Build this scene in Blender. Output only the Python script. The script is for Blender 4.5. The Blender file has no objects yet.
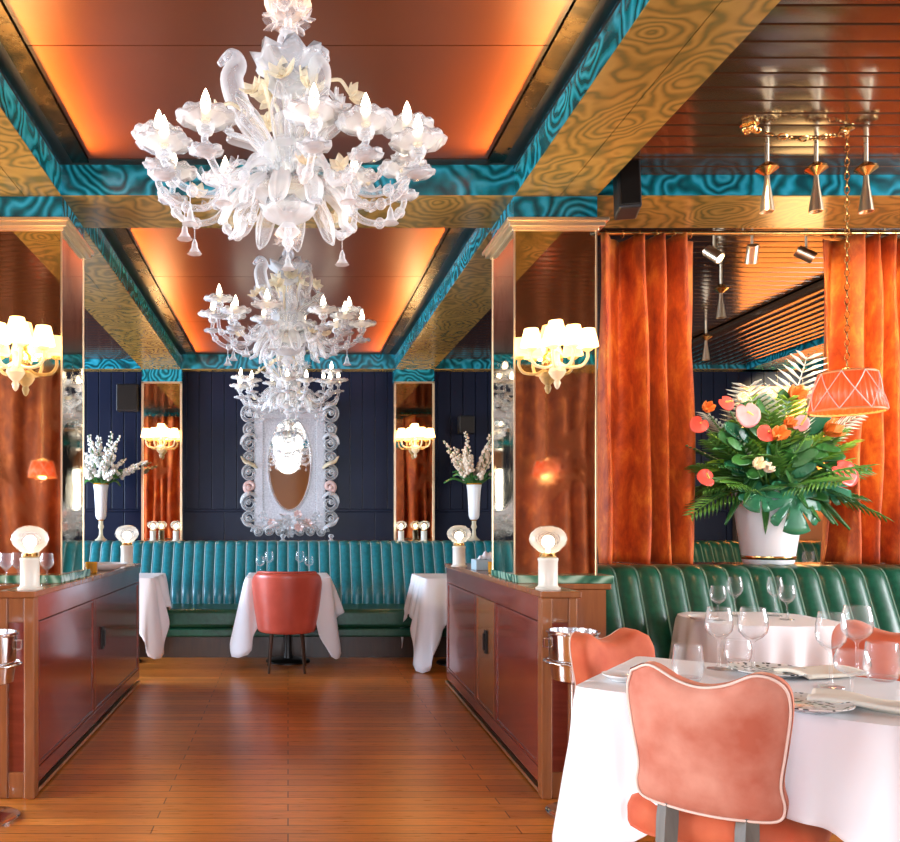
import bpy, math, random
from math import sin, cos, pi, radians, sqrt
from mathutils import Vector, Matrix, noise
random.seed(7)
SC = bpy.context.scene
COL = SC.collection
# ------------------------------------------------------------------ camera frame: eye at (0,0,1.25) looking along +y
F, VX, VY, EYE = 800.0, 288.0, 524.0, 1.25
def X(px, d): return (px - VX) * d / F
def Z(py, d): return EYE - (py - VY) * d / F

# ------------------------------------------------------------------ mesh builder
class MB:
    def __init__(s): s.v = []; s.f = []
    def n(s): return len(s.v)
    def box(s, x0, x1, y0, y1, z0, z1):
        b = len(s.v)
        s.v += [(x0,y0,z0),(x1,y0,z0),(x1,y1,z0),(x0,y1,z0),(x0,y0,z1),(x1,y0,z1),(x1,y1,z1),(x0,y1,z1)]
        s.f += [tuple(b+i for i in q) for q in ((0,3,2,1),(4,5,6,7),(0,1,5,4),(1,2,6,5),(2,3,7,6),(3,0,4,7))]
        return s
    def lathe(s, prof, n=20, M=None, ruf=None, cap0=True, cap1=True):
        """prof: (r,z) list; ruf(k, th) -> (radius factor, dz)"""
        b = len(s.v); m = len(prof)
        for k, (r, z) in enumerate(prof):
            for i in range(n):
                th = 2*pi*i/n; fr, dz = ruf(k, th) if ruf else (1, 0)
                p = Vector((r*fr*cos(th), r*fr*sin(th), z+dz))
                s.v.append(tuple(M @ p if M else p))
        for k in range(m-1):
            for i in range(n):
                j = (i+1) % n
                s.f.append((b+k*n+i, b+k*n+j, b+(k+1)*n+j, b+(k+1)*n+i))
        if cap0 and prof[0][0] > 1e-5: s.f.append(tuple(b+i for i in reversed(range(n))))
        if cap1 and prof[-1][0] > 1e-5: s.f.append(tuple(b+(m-1)*n+i for i in range(n)))
        return s
    def tube(s, pts, r, n=8, cap=True):
        pts = [Vector(p) for p in pts]; m = len(pts)
        rs = r if isinstance(r, (list, tuple)) else [r]*m
        b = len(s.v); up = None
        for k in range(m):
            t = (pts[min(k+1, m-1)] - pts[max(k-1, 0)]).normalized()
            if up is None:
                up = Vector((0,0,1)) if abs(t.z) < .9 else Vector((1,0,0))
            u = (up - t*up.dot(t))
            if u.length < 1e-4: u = t.orthogonal()
            u.normalize(); w = t.cross(u); up = u
            for i in range(n):
                th = 2*pi*i/n
                s.v.append(tuple(pts[k] + (u*cos(th) + w*sin(th))*rs[k]))
        for k in range(m-1):
            for i in range(n):
                j = (i+1) % n
                s.f.append((b+k*n+i, b+k*n+j, b+(k+1)*n+j, b+(k+1)*n+i))
        if cap:
            s.f.append(tuple(b+i for i in reversed(range(n)))); s.f.append(tuple(b+(m-1)*n+i for i in range(n)))
        return s
    def ball(s, c, r, n=10, m=6, sx=1, sy=1, sz=1):
        prof = [(max(1e-6, r*sin(pi*k/m)), -r*cos(pi*k/m)) for k in range(m+1)]
        return s.lathe(prof, n, Matrix.Translation(Vector(c)) @ Matrix.Diagonal((sx, sy, sz, 1)), cap0=False, cap1=False)
    def prism(s, poly, M, t0, t1):
        """poly in local xy extruded along local z from t0 to t1"""
        b = len(s.v); n = len(poly)
        for t in (t0, t1):
            for p in poly: s.v.append(tuple(M @ Vector((p[0], p[1], t))))
        s.f.append(tuple(b+i for i in reversed(range(n)))); s.f.append(tuple(b+n+i for i in range(n)))
        for i in range(n):
            j = (i+1) % n; s.f.append((b+i, b+j, b+n+j, b+n+i))
        return s
    def grid(s, fn, nu, nv, cu=False):
        b = len(s.v); mu = nu if cu else nu+1
        for j in range(nv+1):
            for i in range(mu): s.v.append(tuple(fn(i/nu, j/nv)))
        for j in range(nv):
            for i in range(nu):
                i2 = (i+1) % mu
                s.f.append((b+j*mu+i, b+j*mu+i2, b+(j+1)*mu+i2, b+(j+1)*mu+i))
        return s
    def xf(s, M, b=0):
        for i in range(b, len(s.v)): s.v[i] = tuple(M @ Vector(s.v[i]))
        return s
    def build(s, name, m, parent=None, smooth=40, bevel=0, thick=0, sub=0, off=0):
        me = bpy.data.meshes.new(name); me.from_pydata(s.v, [], s.f); me.validate(); me.update()
        me.materials.append(m)
        if smooth:
            me.polygons.foreach_set('use_smooth', [True]*len(me.polygons))
            me.set_sharp_from_angle(angle=radians(smooth))
        o = bpy.data.objects.new(name, me); COL.objects.link(o)
        if parent: o.parent = parent
        if thick:
            d = o.modifiers.new('thickness', 'SOLIDIFY'); d.thickness = thick; d.offset = off
        if bevel:
            d = o.modifiers.new('bevel', 'BEVEL'); d.width = bevel; d.segments = 2; d.limit_method = 'ANGLE'; d.angle_limit = radians(50)
        if sub:
            d = o.modifiers.new('sub', 'SUBSURF'); d.levels = sub; d.render_levels = sub
        return o

def spline(pts, k=8):
    P = [Vector(p) for p in pts]; P = [P[0]*2-P[1]] + P + [P[-1]*2-P[-2]]; out = []
    for i in range(1, len(P)-2):
        for q in range(k):
            t = q/k; a, b, c, d = P[i-1], P[i], P[i+1], P[i+2]
            out.append(.5*((2*b) + (c-a)*t + (2*a-5*b+4*c-d)*t*t + (3*b-a-3*c+d)*t**3))
    out.append(P[-2]); return out
def tag(o, label, cat, group=None, kind=None):
    o['label'] = label; o['category'] = cat
    if group: o['group'] = group
    if kind: o['kind'] = kind
    return o
def thing(name, label, cat, loc=(0,0,0), rz=0, group=None):
    o = bpy.data.objects.new(name, None); COL.objects.link(o); o.empty_display_size = .05
    o.location = loc; o.rotation_euler = (0,0,rz)
    return tag(o, label, cat, group)
def struct(o, label=None):
    o['kind'] = 'structure'
    if label: o['label'] = label
    return o
def copy_tree(root, loc=None, rz=None, label=None, group=None, scale=None):
    def cp(o, par):
        c = o.copy(); COL.objects.link(c)
        if par is not None: c.parent = par
        for ch in list(o.children): cp(ch, c)
        return c
    r = cp(root, None)
    if loc is not None: r.location = loc
    if rz is not None: r.rotation_euler = (0,0,rz)
    if scale is not None: r.scale = (scale,)*3
    if label: r['label'] = label
    if group: r['group'] = group
    return r
def T(x, y, z): return Matrix.Translation((x, y, z))
def R(a, ax='Z'): return Matrix.Rotation(a, 4, ax)

# ------------------------------------------------------------------ materials
def mat(name, col=(.8,.8,.8), rough=.5, metal=0, **kw):
    m = bpy.data.materials.new(name); m.use_nodes = True
    p = m.node_tree.nodes['Principled BSDF']
    p.inputs['Base Color'].default_value = (*col, 1); p.inputs['Roughness'].default_value = rough; p.inputs['Metallic'].default_value = metal
    for k, v in kw.items():
        k = k.replace('_', ' ')
        p.inputs[k].default_value = (*v, 1) if isinstance(v, tuple) else v
    return m
class NT:
    def __init__(s, m): s.t = m.node_tree; s.p = s.t.nodes.get('Principled BSDF'); s.out = s.t.nodes['Material Output']
    def nd(s, typ, **kw):
        n = s.t.nodes.new('ShaderNode'+typ)
        for k, v in kw.items():
            if k.startswith('i_'):
                key = k[2:]; key = int(key) if key.isdigit() else key.replace('_', ' ')
                n.inputs[key].default_value = v
            else: setattr(n, k, v)
        return n
    def ln(s, a, b): s.t.links.new(a, b)
    def coord(s, scale=(1,1,1), rot=(0,0,0), which='Object'):
        tc = s.nd('TexCoord'); mp = s.nd('Mapping'); mp.inputs['Scale'].default_value = scale; mp.inputs['Rotation'].default_value = rot
        s.ln(tc.outputs[which], mp.inputs['Vector']); return mp.outputs['Vector']
    def noise(s, vec, scale=5, detail=3, rough=.5, dist=0):
        n = s.nd('TexNoise'); n.inputs['Scale'].default_value = scale; n.inputs['Detail'].default_value = detail
        n.inputs['Roughness'].default_value = rough; n.inputs['Distortion'].default_value = dist
        s.ln(vec, n.inputs['Vector']); return n.outputs['Fac']
    def ramp(s, fac, stops, interp='LINEAR'):
        r = s.nd('ValToRGB'); r.color_ramp.interpolation = interp; e = r.color_ramp.elements
        while len(e) < len(stops): e.new(.5)
        for q, (pos, c) in zip(e, stops): q.position = pos; q.color = (*c, 1) if len(c) == 3 else c
        s.ln(fac, r.inputs['Fac']); return r.outputs['Color']
    def math(s, op, a, b=None):
        n = s.nd('Math', operation=op)
        for i, q in enumerate((a, b)):
            if q is None: continue
            if isinstance(q, (int, float)): n.inputs[i].default_value = q
            else: s.ln(q, n.inputs[i])
        return n.outputs[0]
    def mix(s, fac, a, b, mode='MIX'):
        n = s.nd('Mix', data_type='RGBA', blend_type=mode)
        for i, q in ((0, fac), (6, a), (7, b)):
            if isinstance(q, (int, float)): n.inputs[i].default_value = q
            elif isinstance(q, tuple): n.inputs[i].default_value = (*q, 1)
            else: s.ln(q, n.inputs[i])
        return n.outputs[2]
    def base(s, c): s.ln(c, s.p.inputs['Base Color'])
    def rough(s, c): s.ln(c, s.p.inputs['Roughness'])
    def bump(s, h, strength=.2, dist=.01):
        b = s.nd('Bump'); b.inputs['Strength'].default_value = strength; b.inputs['Distance'].default_value = dist
        s.ln(h, b.inputs['Height']); s.ln(b.outputs['Normal'], s.p.inputs['Normal'])

def blotch(name, c0, c1, scale=8, rough=.5, metal=0, bump=0, stretch=(1,1,1), detail=4, lo=.3, hi=.7, **kw):
    m = mat(name, c0, rough, metal, **kw); t = NT(m); v = t.coord(stretch); f = t.noise(v, scale, detail)
    t.base(t.ramp(f, [(lo, c0), (hi, c1)]))
    if bump: t.bump(f, bump)
    return m
def malachite(name, stops, rough=.18, freq=30):
    m = mat(name, (0,.3,.3), rough); t = NT(m)
    v = t.coord()
    n = t.nd('TexNoise'); n.inputs['Scale'].default_value = 2.2; n.inputs['Detail'].default_value = 3; t.ln(v, n.inputs['Vector'])
    sc = t.nd('VectorMath', operation='SCALE'); sc.inputs['Scale'].default_value = .42; t.ln(n.outputs['Color'], sc.inputs[0])
    ad = t.nd('VectorMath', operation='ADD'); t.ln(v, ad.inputs[0]); t.ln(sc.outputs[0], ad.inputs[1])
    vo = t.nd('TexVoronoi', feature='SMOOTH_F1'); vo.inputs['Scale'].default_value = 2.9; vo.inputs['Smoothness'].default_value = .35
    t.ln(ad.outputs[0], vo.inputs['Vector'])
    w = t.math('SINE', t.math('MULTIPLY', vo.outputs['Distance'], freq))
    w2 = t.noise(v, 14, 3)
    f = t.math('ADD', t.math('MULTIPLY', w, .36), t.math('ADD', t.math('MULTIPLY', w2, .5), .25))
    t.base(t.ramp(f, stops)); return m
M = {}
M['malachite'] = malachite('malachite_teal', [(.1,(.002,.05,.065)),(.4,(.003,.13,.16)),(.65,(.006,.20,.28)),(.95,(.03,.34,.47))], freq=48)
M['malachite_warm_lit'] = malachite('malachite_warm_lit', [(.1,(.14,.12,.035)),(.4,(.26,.17,.04)),(.95,(.36,.235,.06))], rough=.2, freq=55)  # gold tone stands in for warm light reflected on teal malachite
def plank(name, c0, c1, cgap, width, length, rough, grain=(1,14,1), rot=0, vert=False):
    m = mat(name, c0, rough); t = NT(m)
    v = t.coord(rot=(0,0,rot))
    b = t.nd('TexBrick', offset=.37); b.inputs['Scale'].default_value = 1
    b.inputs['Brick Width'].default_value = length; b.inputs['Row Height'].default_value = width
    b.inputs['Mortar Size'].default_value = .0025; b.inputs['Bias'].default_value = 0
    b.inputs['Color1'].default_value = (*c0, 1); b.inputs['Color2'].default_value = (*c1, 1); b.inputs['Mortar'].default_value = (*cgap, 1)
    t.ln(v, b.inputs['Vector'])
    g = t.noise(t.coord(grain), 7, 5, .6)
    big = t.noise(t.coord((1,1,1)), 1.3, 2)
    c = t.mix(.5, b.outputs['Color'], t.ramp(g, [(.3,(.35,.3,.28)),(.75,(1.15,1.1,1.0))]), 'MULTIPLY')
    c = t.mix(.35, c, t.ramp(big, [(.3,(.5,.5,.5)),(.7,(1.2,1.2,1.2))]), 'MULTIPLY')
    t.base(c); t.rough(t.math('ADD', t.math('MULTIPLY', g, .18), rough-.05))
    t.bump(b.outputs['Fac'], -.15, .004) if False else None
    return m
M['floor'] = plank('floor_wood', (.84,.29,.05), (.58,.18,.032), (.10,.035,.012), .085, 1.5, .26)
def wood(name, c0, c1, rough=.25, stretch=(9,9,1), scale=3, **kw):
    m = mat(name, c0, rough, **kw); t = NT(m); v = t.coord(stretch)
    f = t.noise(v, scale, 5, .6, .6); t.base(t.ramp(f, [(.25, c0), (.75, c1)])); return m
M['floor'].node_tree.nodes['Principled BSDF'].inputs['Specular IOR Level'].default_value = .32
M['mahogany'] = wood('mahogany', (.15,.022,.014), (.26,.048,.026), .18, (1,1,9), 2.5, Coat_Weight=.5, Coat_Roughness=.08)
M['oak'] = wood('warm_wood', (.22,.07,.024), (.34,.125,.042), .26, (9,9,1), 2.5, Coat_Weight=.3)
M['dark_wood'] = wood('dark_wood', (.035,.02,.012), (.07,.035,.02), .3)
M['grey_wood'] = wood('grey_wood', (.12,.11,.09), (.19,.18,.15), .4)
M['brass'] = mat('brass', (.85,.55,.22), .22, 1)
M['pale_brass'] = mat('pale_brass', (.92,.75,.52), .32, 1)
M['chrome'] = mat('chrome', (.82,.83,.86), .12, 1)
M['black'] = mat('black', (.012,.012,.014), .4)
M['black_metal'] = mat('black_metal', (.02,.018,.016), .35, .6)
M['cloth'] = mat('white_linen', (.90,.90,.92), .85)
M['napkin'] = mat('cream_linen', (.88,.80,.66), .85)
M['china'] = mat('white_china', (.9,.9,.88), .15)
M['china_rim'] = mat('patterned_rim', (.9,.9,.88), .15)
_t = NT(M['china_rim']); _v = _t.coord(which='Object'); _f = _t.nd('TexVoronoi'); _f.inputs['Scale'].default_value = 55; _t.ln(_v, _f.inputs['Vector'])
_t.base(_t.ramp(_f.outputs['Distance'], [(.33,(.03,.03,.035)),(.42,(.85,.84,.8))]))
M['ceramic'] = mat('white_ceramic', (.86,.87,.88), .3)
M['leather'] = blotch('green_leather', (.004,.060,.032), (.009,.095,.05), 30, .3, bump=.06)
M['leather_teal'] = blotch('teal_leather', (.006,.125,.155), (.010,.18,.215), 30, .28, bump=.06)
M['piping'] = mat('pale_green_piping', (.20,.36,.27), .4)
M['velvet'] = blotch('coral_velvet', (.44,.105,.055), (.66,.30,.21), 6, .8, detail=9, lo=.36, hi=.68, Sheen_Weight=.2, Sheen_Roughness=.4, Sheen_Tint=(1,.75,.6))
M['velvet_orange'] = blotch('orange_velvet', (.50,.075,.024), (.67,.155,.06), 8, .75, detail=6, Sheen_Weight=.25, Sheen_Roughness=.4, Sheen_Tint=(1,.6,.4))
M['velvet_red'] = blotch('red_leather', (.50,.07,.04), (.60,.10,.06), 6, .35)
M['piping_highlight'] = mat('highlight_piping', (.42,.60,.64), .35)  # pale blue paints highlights onto the teal banquette's piping
M['welt'] = mat('pale_piping', (.80,.60,.50), .6)
def velvet_curtain(name, c0, c1, c2):
    m = mat(name, c0, .7, Sheen_Weight=.25, Sheen_Roughness=.35, Sheen_Tint=(1,.6,.25)); t = NT(m)
    f = t.noise(t.coord((1,1,.55)), 9, 8, .68, .3); t.base(t.ramp(f, [(.32, c0), (.52, c1), (.72, c2)])); return m
M['curtain'] = velvet_curtain('rust_velvet_curtain', (.30,.03,.004), (.60,.10,.010), (.86,.27,.03))
M['curtain_dark'] = velvet_curtain('brown_velvet_curtain', (.12,.02,.005), (.24,.05,.009), (.40,.12,.025))
def antique(name, tint, spot, rough=.03, sc=5, lo=.56, hi=.78):
    m = mat(name, tint, rough, 1); t = NT(m); v = t.coord((1,1,.7)); f = t.noise(v, sc, 7, .65, .4)
    t.base(t.ramp(f, [(lo, tint), (hi, spot)])); t.rough(t.ramp(f, [(lo, (rough,)*3), (hi, (.22,)*3)])); return m
M['mirror'] = antique('antique_mirror', (.80,.68,.48), (.28,.20,.07), .03, 4, .50, .80)
M['gold_mirror'] = antique('gold_ceiling_mirror', (.10,.07,.03), (.02,.018,.012), .3, 3, .40, .62)
M['silver_mirror'] = mat('silver_mirror', (.86,.88,.9), .02, 1)
M['etched'] = blotch('etched_mirror', (.50,.51,.54), (.30,.31,.35), 60, .38, .35, bump=.04)
M['panel'] = blotch('ceiling_lacquer', (.085,.028,.012), (.072,.024,.011), 2, .28)
_t = NT(M['panel']);  # a fine seam across the lacquer every 1.55 m
M['slat'] = mat('dark_lacquered_boards', (.05,.022,.010), .16, 0, Coat_Weight=.3, Coat_Roughness=.1)
M['navy'] = blotch('navy_lacquer', (.006,.010,.026), (.009,.014,.034), 2, .30, Specular_IOR_Level=.16)
M['cream_wall'] = mat('plaster', (.5,.42,.33), .8)
M['dark_wall'] = mat('dark_teal_wall', (.012,.05,.06), .4)
M['marble'] = malachite('green_marble', [(.1,(.02,.10,.06)),(.5,(.10,.24,.15)),(.9,(.35,.5,.38))], .15, 45)
M['cream_metal'] = mat('cream_enamel', (.78,.76,.66), .35)
M['peach'] = blotch('peach_panel', (.74,.25,.08), (.80,.31,.11), 3, .5)
M['amber'] = mat('amber_glass', (.85,.38,.03), .08, Transmission_Weight=.5)
def glassy(name, tint=(1,1,1), opac=.12, body=(.9,.92,.95), gl=.5):
    """thin glass: mostly clear, brighter towards its outline, with a reflection on top"""
    m = bpy.data.materials.new(name); m.use_nodes = True; t = NT(m); nt = m.node_tree; nt.nodes.remove(t.p)
    tr = t.nd('BsdfTransparent'); tr.inputs[0].default_value = (*tint, 1)
    df = t.nd('BsdfTranslucent'); df.inputs[0].default_value = (*body, 1)
    gs = t.nd('BsdfGlossy'); gs.inputs['Roughness'].default_value = .03
    lw = t.nd('LayerWeight'); lw.inputs['Blend'].default_value = .35
    m1 = t.nd('MixShader'); t.ln(t.math('ADD', t.math('MULTIPLY', lw.outputs['Facing'], .22), opac), m1.inputs[0]); t.ln(tr.outputs[0], m1.inputs[1]); t.ln(df.outputs[0], m1.inputs[2])
    l2 = t.nd('LayerWeight'); l2.inputs['Blend'].default_value = .5; fr = t.nd('Math', operation='POWER'); t.ln(l2.outputs['Facing'], fr.inputs[0]); fr.inputs[1].default_value = 3.0; fr = t.nd('Math', operation='ADD') if False else fr
    m2 = t.nd('MixShader'); t.ln(t.math('MULTIPLY', fr.outputs[0], gl), m2.inputs[0]); t.ln(m1.outputs[0], m2.inputs[1]); t.ln(gs.outputs[0], m2.inputs[2])
    t.ln(m2.outputs[0], t.out.inputs['Surface']); return m
M['glass'] = glassy('clear_glass', opac=.035, gl=1.0)
M['globe'] = glassy('globe_glass', (1,.98,.95), .22, (1,.97,.92), .8)
def murano(name, body, tr_fac=.22):
    m = bpy.data.materials.new(name); m.use_nodes = True; t = NT(m)
    t.p.inputs['Base Color'].default_value = (*body, 1); t.p.inputs['Roughness'].default_value = .12; t.p.inputs['Specular IOR Level'].default_value = .8
    tl = t.nd('BsdfTranslucent'); tl.inputs[0].default_value = (*body, 1)
    tp = t.nd('BsdfTransparent')
    a = t.nd('MixShader'); a.inputs[0].default_value = .30; t.ln(t.p.outputs[0], a.inputs[1]); t.ln(tl.outputs[0], a.inputs[2])
    lw = t.nd('LayerWeight'); lw.inputs['Blend'].default_value = .4
    b = t.nd('MixShader'); t.ln(t.math('MULTIPLY', t.math('SUBTRACT', 1.0, lw.outputs['Facing']), tr_fac*2), b.inputs[0]); t.ln(a.outputs[0], b.inputs[1]); t.ln(tp.outputs[0], b.inputs[2])
    t.ln(b.outputs[0], t.out.inputs['Surface']); return m
M['murano'] = murano('milky_glass', (.88,.89,.90), .42)
M['murano_gold'] = murano('gold_flecked_glass', (.95,.85,.62), .15)
M['murano_pink'] = murano('pink_glass', (.9,.66,.62), .1)
def emit(name, col, strength, base=None):
    m = mat(name, base or col, .4); p = m.node_tree.nodes['Principled BSDF']
    p.inputs['Emission Color'].default_value = (*col, 1); p.inputs['Emission Strength'].default_value = strength; return m
M['bulb'] = emit('candle_bulb', (1,.88,.68), 7)
M['lamp_bulb'] = emit('globe_bulb', (1,.88,.66), 9)
M['shade'] = emit('lit_shade', (1,.58,.19), 4.5, (.9,.8,.6))
M['shade_red'] = emit('red_lit_shade', (1,.11,.012), .42, (.68,.10,.035))
M['spot_face'] = emit('spot_lens', (1,.85,.6), 25)
M['leaf'] = blotch('deep_green_leaf', (.02,.11,.025), (.05,.20,.04), 9, .35)
M['leaf_blue'] = blotch('monstera_green', (.012,.12,.06), (.03,.20,.09), 9, .28)
M['leaf_lime'] = blotch('lime_leaf', (.20,.40,.03), (.34,.52,.06), 9, .4)
M['palm_pale'] = mat('pale_palm', (.86,.88,.70), .5)
M['palm'] = blotch('palm_green', (.07,.24,.03), (.16,.36,.06), 9, .4)
M['coral'] = mat('coral_spathe', (.80,.10,.07), .25)
M['pink'] = mat('pink_spathe', (.85,.30,.30), .3)
M['orange_petal'] = mat('orange_petal', (.85,.22,.03), .5)
M['cream_petal'] = mat('cream_petal', (.86,.72,.45), .5)
M['white_petal'] = mat('white_petal', (.85,.85,.80), .6)
M['peach_petal'] = mat('peach_petal', (.80,.64,.48), .6)
M['stem'] = mat('stem_green', (.08,.20,.04), .5)
M['spadix'] = mat('spadix', (.85,.65,.15), .5)
# ================================================================== THE ROOM
XW, YF, YB = 6.4, -3.2, 9.05        # side walls, wall behind the camera, far wall
BX0, BX1 = 1.19, 1.62               # long beams and columns, |x|
BZ, CZ = 2.97, 3.14                 # underside of the beams, lacquered ceiling
b = MB().box(-XW, XW, YF, YB+.3, -.12, 0); struct(b.build('floor', M['floor'], smooth=0))
b = MB().box(-XW-.2, XW+.2, YF-.2, YB+.3, 3.30, 3.45); struct(b.build('ceiling', M['black'], smooth=0))
# centre bays: big orange-brown lacquered sheets with fine open joints
BAYS = [(-.25, 4.2), (4.65, 8.9), (-3.2, -.7)]
for (y0, y1) in BAYS:
    b = MB(); n = max(1, round((y1-y0)/1.45)); e = [y0+.10+(y1-y0-.16)*k/n for k in range(n+1)] if y0 != -.25 else [-.15,.55,1.85,3.16,4.14]; n = len(e)-1
    for k in range(n): b.box(-1.03, 1.03, e[k]+.003, e[k+1]-.003, CZ, CZ+.03)
    struct(b.build('ceiling', M['panel'], smooth=0))
    g = MB()
    for s in (-1, 1):
        x0, x1 = sorted((s*1.035, s*1.12)); g.box(x0, x1, y0+.06, y1-.04, CZ-.012, CZ+.03)
    struct(g.build('trim_1', M['gold_mirror'], smooth=0))
    g = MB()
    for s in (-1, 1):
        x0, x1 = sorted((s*1.12, s*1.19)); g.box(x0, x1, y0, y1, CZ-.004, CZ+.03)
    g.box(-1.12, 1.12, y1-.06, y1, CZ-.004, CZ+.03); g.box(-1.12, 1.12, y0, y0+.06, CZ-.004, CZ+.03)
    struct(g.build('trim_2', M['black'], smooth=0))
    g = MB()
    for s in (-1, 1):
        x0, x1 = sorted((s*1.172, s*1.19)); g.box(x0, x1, y0+.02, y1-.02, CZ-.05, CZ-.035)
    struct(g.build('trim_3', M['chrome'], smooth=0))
# side bays: narrow glossy boards across the bay
for s in (-1, 1):
    for (y0, y1) in BAYS:
        b = MB(); n = round((y1-y0)/.105)
        xa, xb = sorted((s*BX1, s*(XW if y0 < 4 else 3.97)))
        for k in range(n):
            a0 = y0+(y1-y0)*k/n+.003; a1 = y0+(y1-y0)*(k+1)/n-.003
            p = [(a0, 3.13), (a0, 3.088), (a0+.004, 3.0805), ((a0+a1)/2, 3.0793), (a1-.004, 3.0805), (a1, 3.088), (a1, 3.13)]
            b.prism(p, Matrix(((0,0,1,0),(1,0,0,0),(0,1,0,0),(0,0,0,1))), xa, xb)
        struct(b.build('ceiling', M['slat'], smooth=60))
        if y0 > 4:                                   # beyond the curtains the outer boards run lengthways
            b = MB(); n = 10
            xa, xb = sorted((s*4.0, s*5.1))
            for k in range(n):
                a0 = xa+(xb-xa)*k/n+.006; a1 = xa+(xb-xa)*(k+1)/n-.006
                b.prism([(a0, 3.08), (a0, 3.03), (a0+.01, 3.02), (a1-.01, 3.02), (a1, 3.03), (a1, 3.08)], Matrix(((1,0,0,0),(0,0,-1,0),(0,1,0,0),(0,0,0,1))), -y1, -y0)
            struct(b.build('ceiling', M['slat'], smooth=60))
            b = MB().box(min(s*5.1,s*5.5), max(s*5.1,s*5.5), y0, YB, BZ, 3.3); struct(b.build('beam', M['malachite'], smooth=0))
            b = MB().box(min(s*5.5,s*XW), max(s*5.5,s*XW), y0, YB, 3.08, 3.12); struct(b.build('ceiling', M['slat'], smooth=0))
# malachite beams: a core with teal sides and a malachite underside coloured gold for warm light (underside is two strips with a joint)
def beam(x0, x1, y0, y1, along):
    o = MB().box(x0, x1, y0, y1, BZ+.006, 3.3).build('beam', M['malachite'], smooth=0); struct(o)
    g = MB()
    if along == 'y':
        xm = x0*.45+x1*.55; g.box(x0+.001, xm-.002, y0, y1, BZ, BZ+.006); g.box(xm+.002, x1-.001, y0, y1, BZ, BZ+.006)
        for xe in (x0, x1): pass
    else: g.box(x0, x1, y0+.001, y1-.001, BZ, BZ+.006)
    c = g.build('soffit', M['malachite_warm_lit'], o, smooth=0); return o
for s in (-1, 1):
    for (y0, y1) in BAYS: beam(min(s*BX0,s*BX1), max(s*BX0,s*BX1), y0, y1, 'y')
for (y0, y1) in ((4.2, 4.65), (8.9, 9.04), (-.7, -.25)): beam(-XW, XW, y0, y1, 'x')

# mirror-clad columns
def column(x0, y0, x1, y1, zb):
    o = MB().box(x0, x1, y0, y1, zb, 2.80).build('column', M['mirror'], smooth=0); struct(o)
    e = MB()
    for x in (x0, x1):
        for y in (y0, y1): e.box(x-.004, x+.004, y-.004, y+.004, zb, 2.80)
    e.build('edge_strip', M['pale_brass'], o, smooth=0)
    MB().box(x0-.004, x1+.004, y0-.004, y1+.004, 2.845, BZ).build('capital', M['malachite'], o, smooth=0)
    m = MB()
    for (z0, z1, q) in ((2.79, 2.805, .012), (2.805, 2.828, .035), (2.828, 2.846, .05)): m.box(x0-q, x1+q, y0-q, y1+q, z0, z1)
    m.build('moulding', M['pale_brass'], o, smooth=0, bevel=.003)
    return o
for s in (-1, 1):
    xa, xb = sorted((s*BX0, s*BX1))
    column(xa, 4.205, xb, 4.655, .985)
    column(xa, -.70, xb, -.255, 0)
    o = MB().box(xa, xb, 8.91, 9.04, 1.07, 2.83).build('column', M['mirror'], smooth=0); struct(o)   # flat pilasters on the far wall
    e = MB()
    for x in (xa, xb): e.box(x-.012, x+.012, 8.90, 8.915, 1.07, 2.83)
    e.box(xa-.012, xb+.012, 8.90, 8.915, 2.815, 2.835); e.build('edge_strip', M['pale_brass'], o, smooth=0)
    MB().box(xa-.006, xb+.006, 8.90, 9.04, 2.835, BZ).build('capital', M['malachite'], o, smooth=0)

# far wall: lacquered boards with grooves and a rail
b = MB(); k = -XW; w = .142
while k < XW:
    b.box(k+.004, k+w-.004, YB, YB+.03, 1.42, 3.2); b.box(k+.003, k+w*4-.003, YB, YB+.03, 0, 1.385) if abs((k+XW)/w % 4) < .01 or abs((k+XW)/w % 4 - 4) < .01 else None
    k += w
b.box(-XW, XW, YB+.02, YB+.2, 0, 3.3); b.box(-XW, XW, YB-.012, YB+.03, 1.39, 1.415)
struct(b.build('wall_back', M['navy'], smooth=0, bevel=.004))
# side walls and the wall behind the camera, with window openings, all but the far left added for light
def wall_with_windows(name, wins, a0, a1, horiz):
    """wins: list of (a0,a1,z0,z1) openings along the wall"""
    b = MB()
    def bx(p0, p1, z0, z1):
        if horiz: b.box(p0, p1, YF-.2, YF, z0, z1)
        elif name == 'wall_left': b.box(-XW-.2, -XW, p0, p1, z0, z1)
        else: b.box(XW, XW+.2, p0, p1, z0, z1)
    c = a0
    for (w0, w1, z0, z1) in wins:
        bx(c, w0, 0, 3.3); bx(w0, w1, 0, z0); bx(w0, w1, z1, 3.3); c = w1
    bx(c, a1, 0, 3.3)
    return struct(b.build(name, M['cream_wall'], smooth=0))
FW = [(-4.4,-2.4,.5,2.75), (-1.75,-.72,.3,2.75), (.72,1.75,.3,2.75), (2.4,4.4,.5,2.75)]  # unseen windows added for light; solid middle keeps the wall mirror dark
LW = [(.4,3.6,.7,2.7), (5.2,8.4,.7,2.7)]
wall_with_windows('wall_front', FW, -XW, XW, True)
wall_with_windows('wall_left', LW, YF, YB+.2, False)
wall_with_windows('wall_right', [(.4,3.6,.7,2.7)], YF, YB+.2, False)
wn = 0
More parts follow.
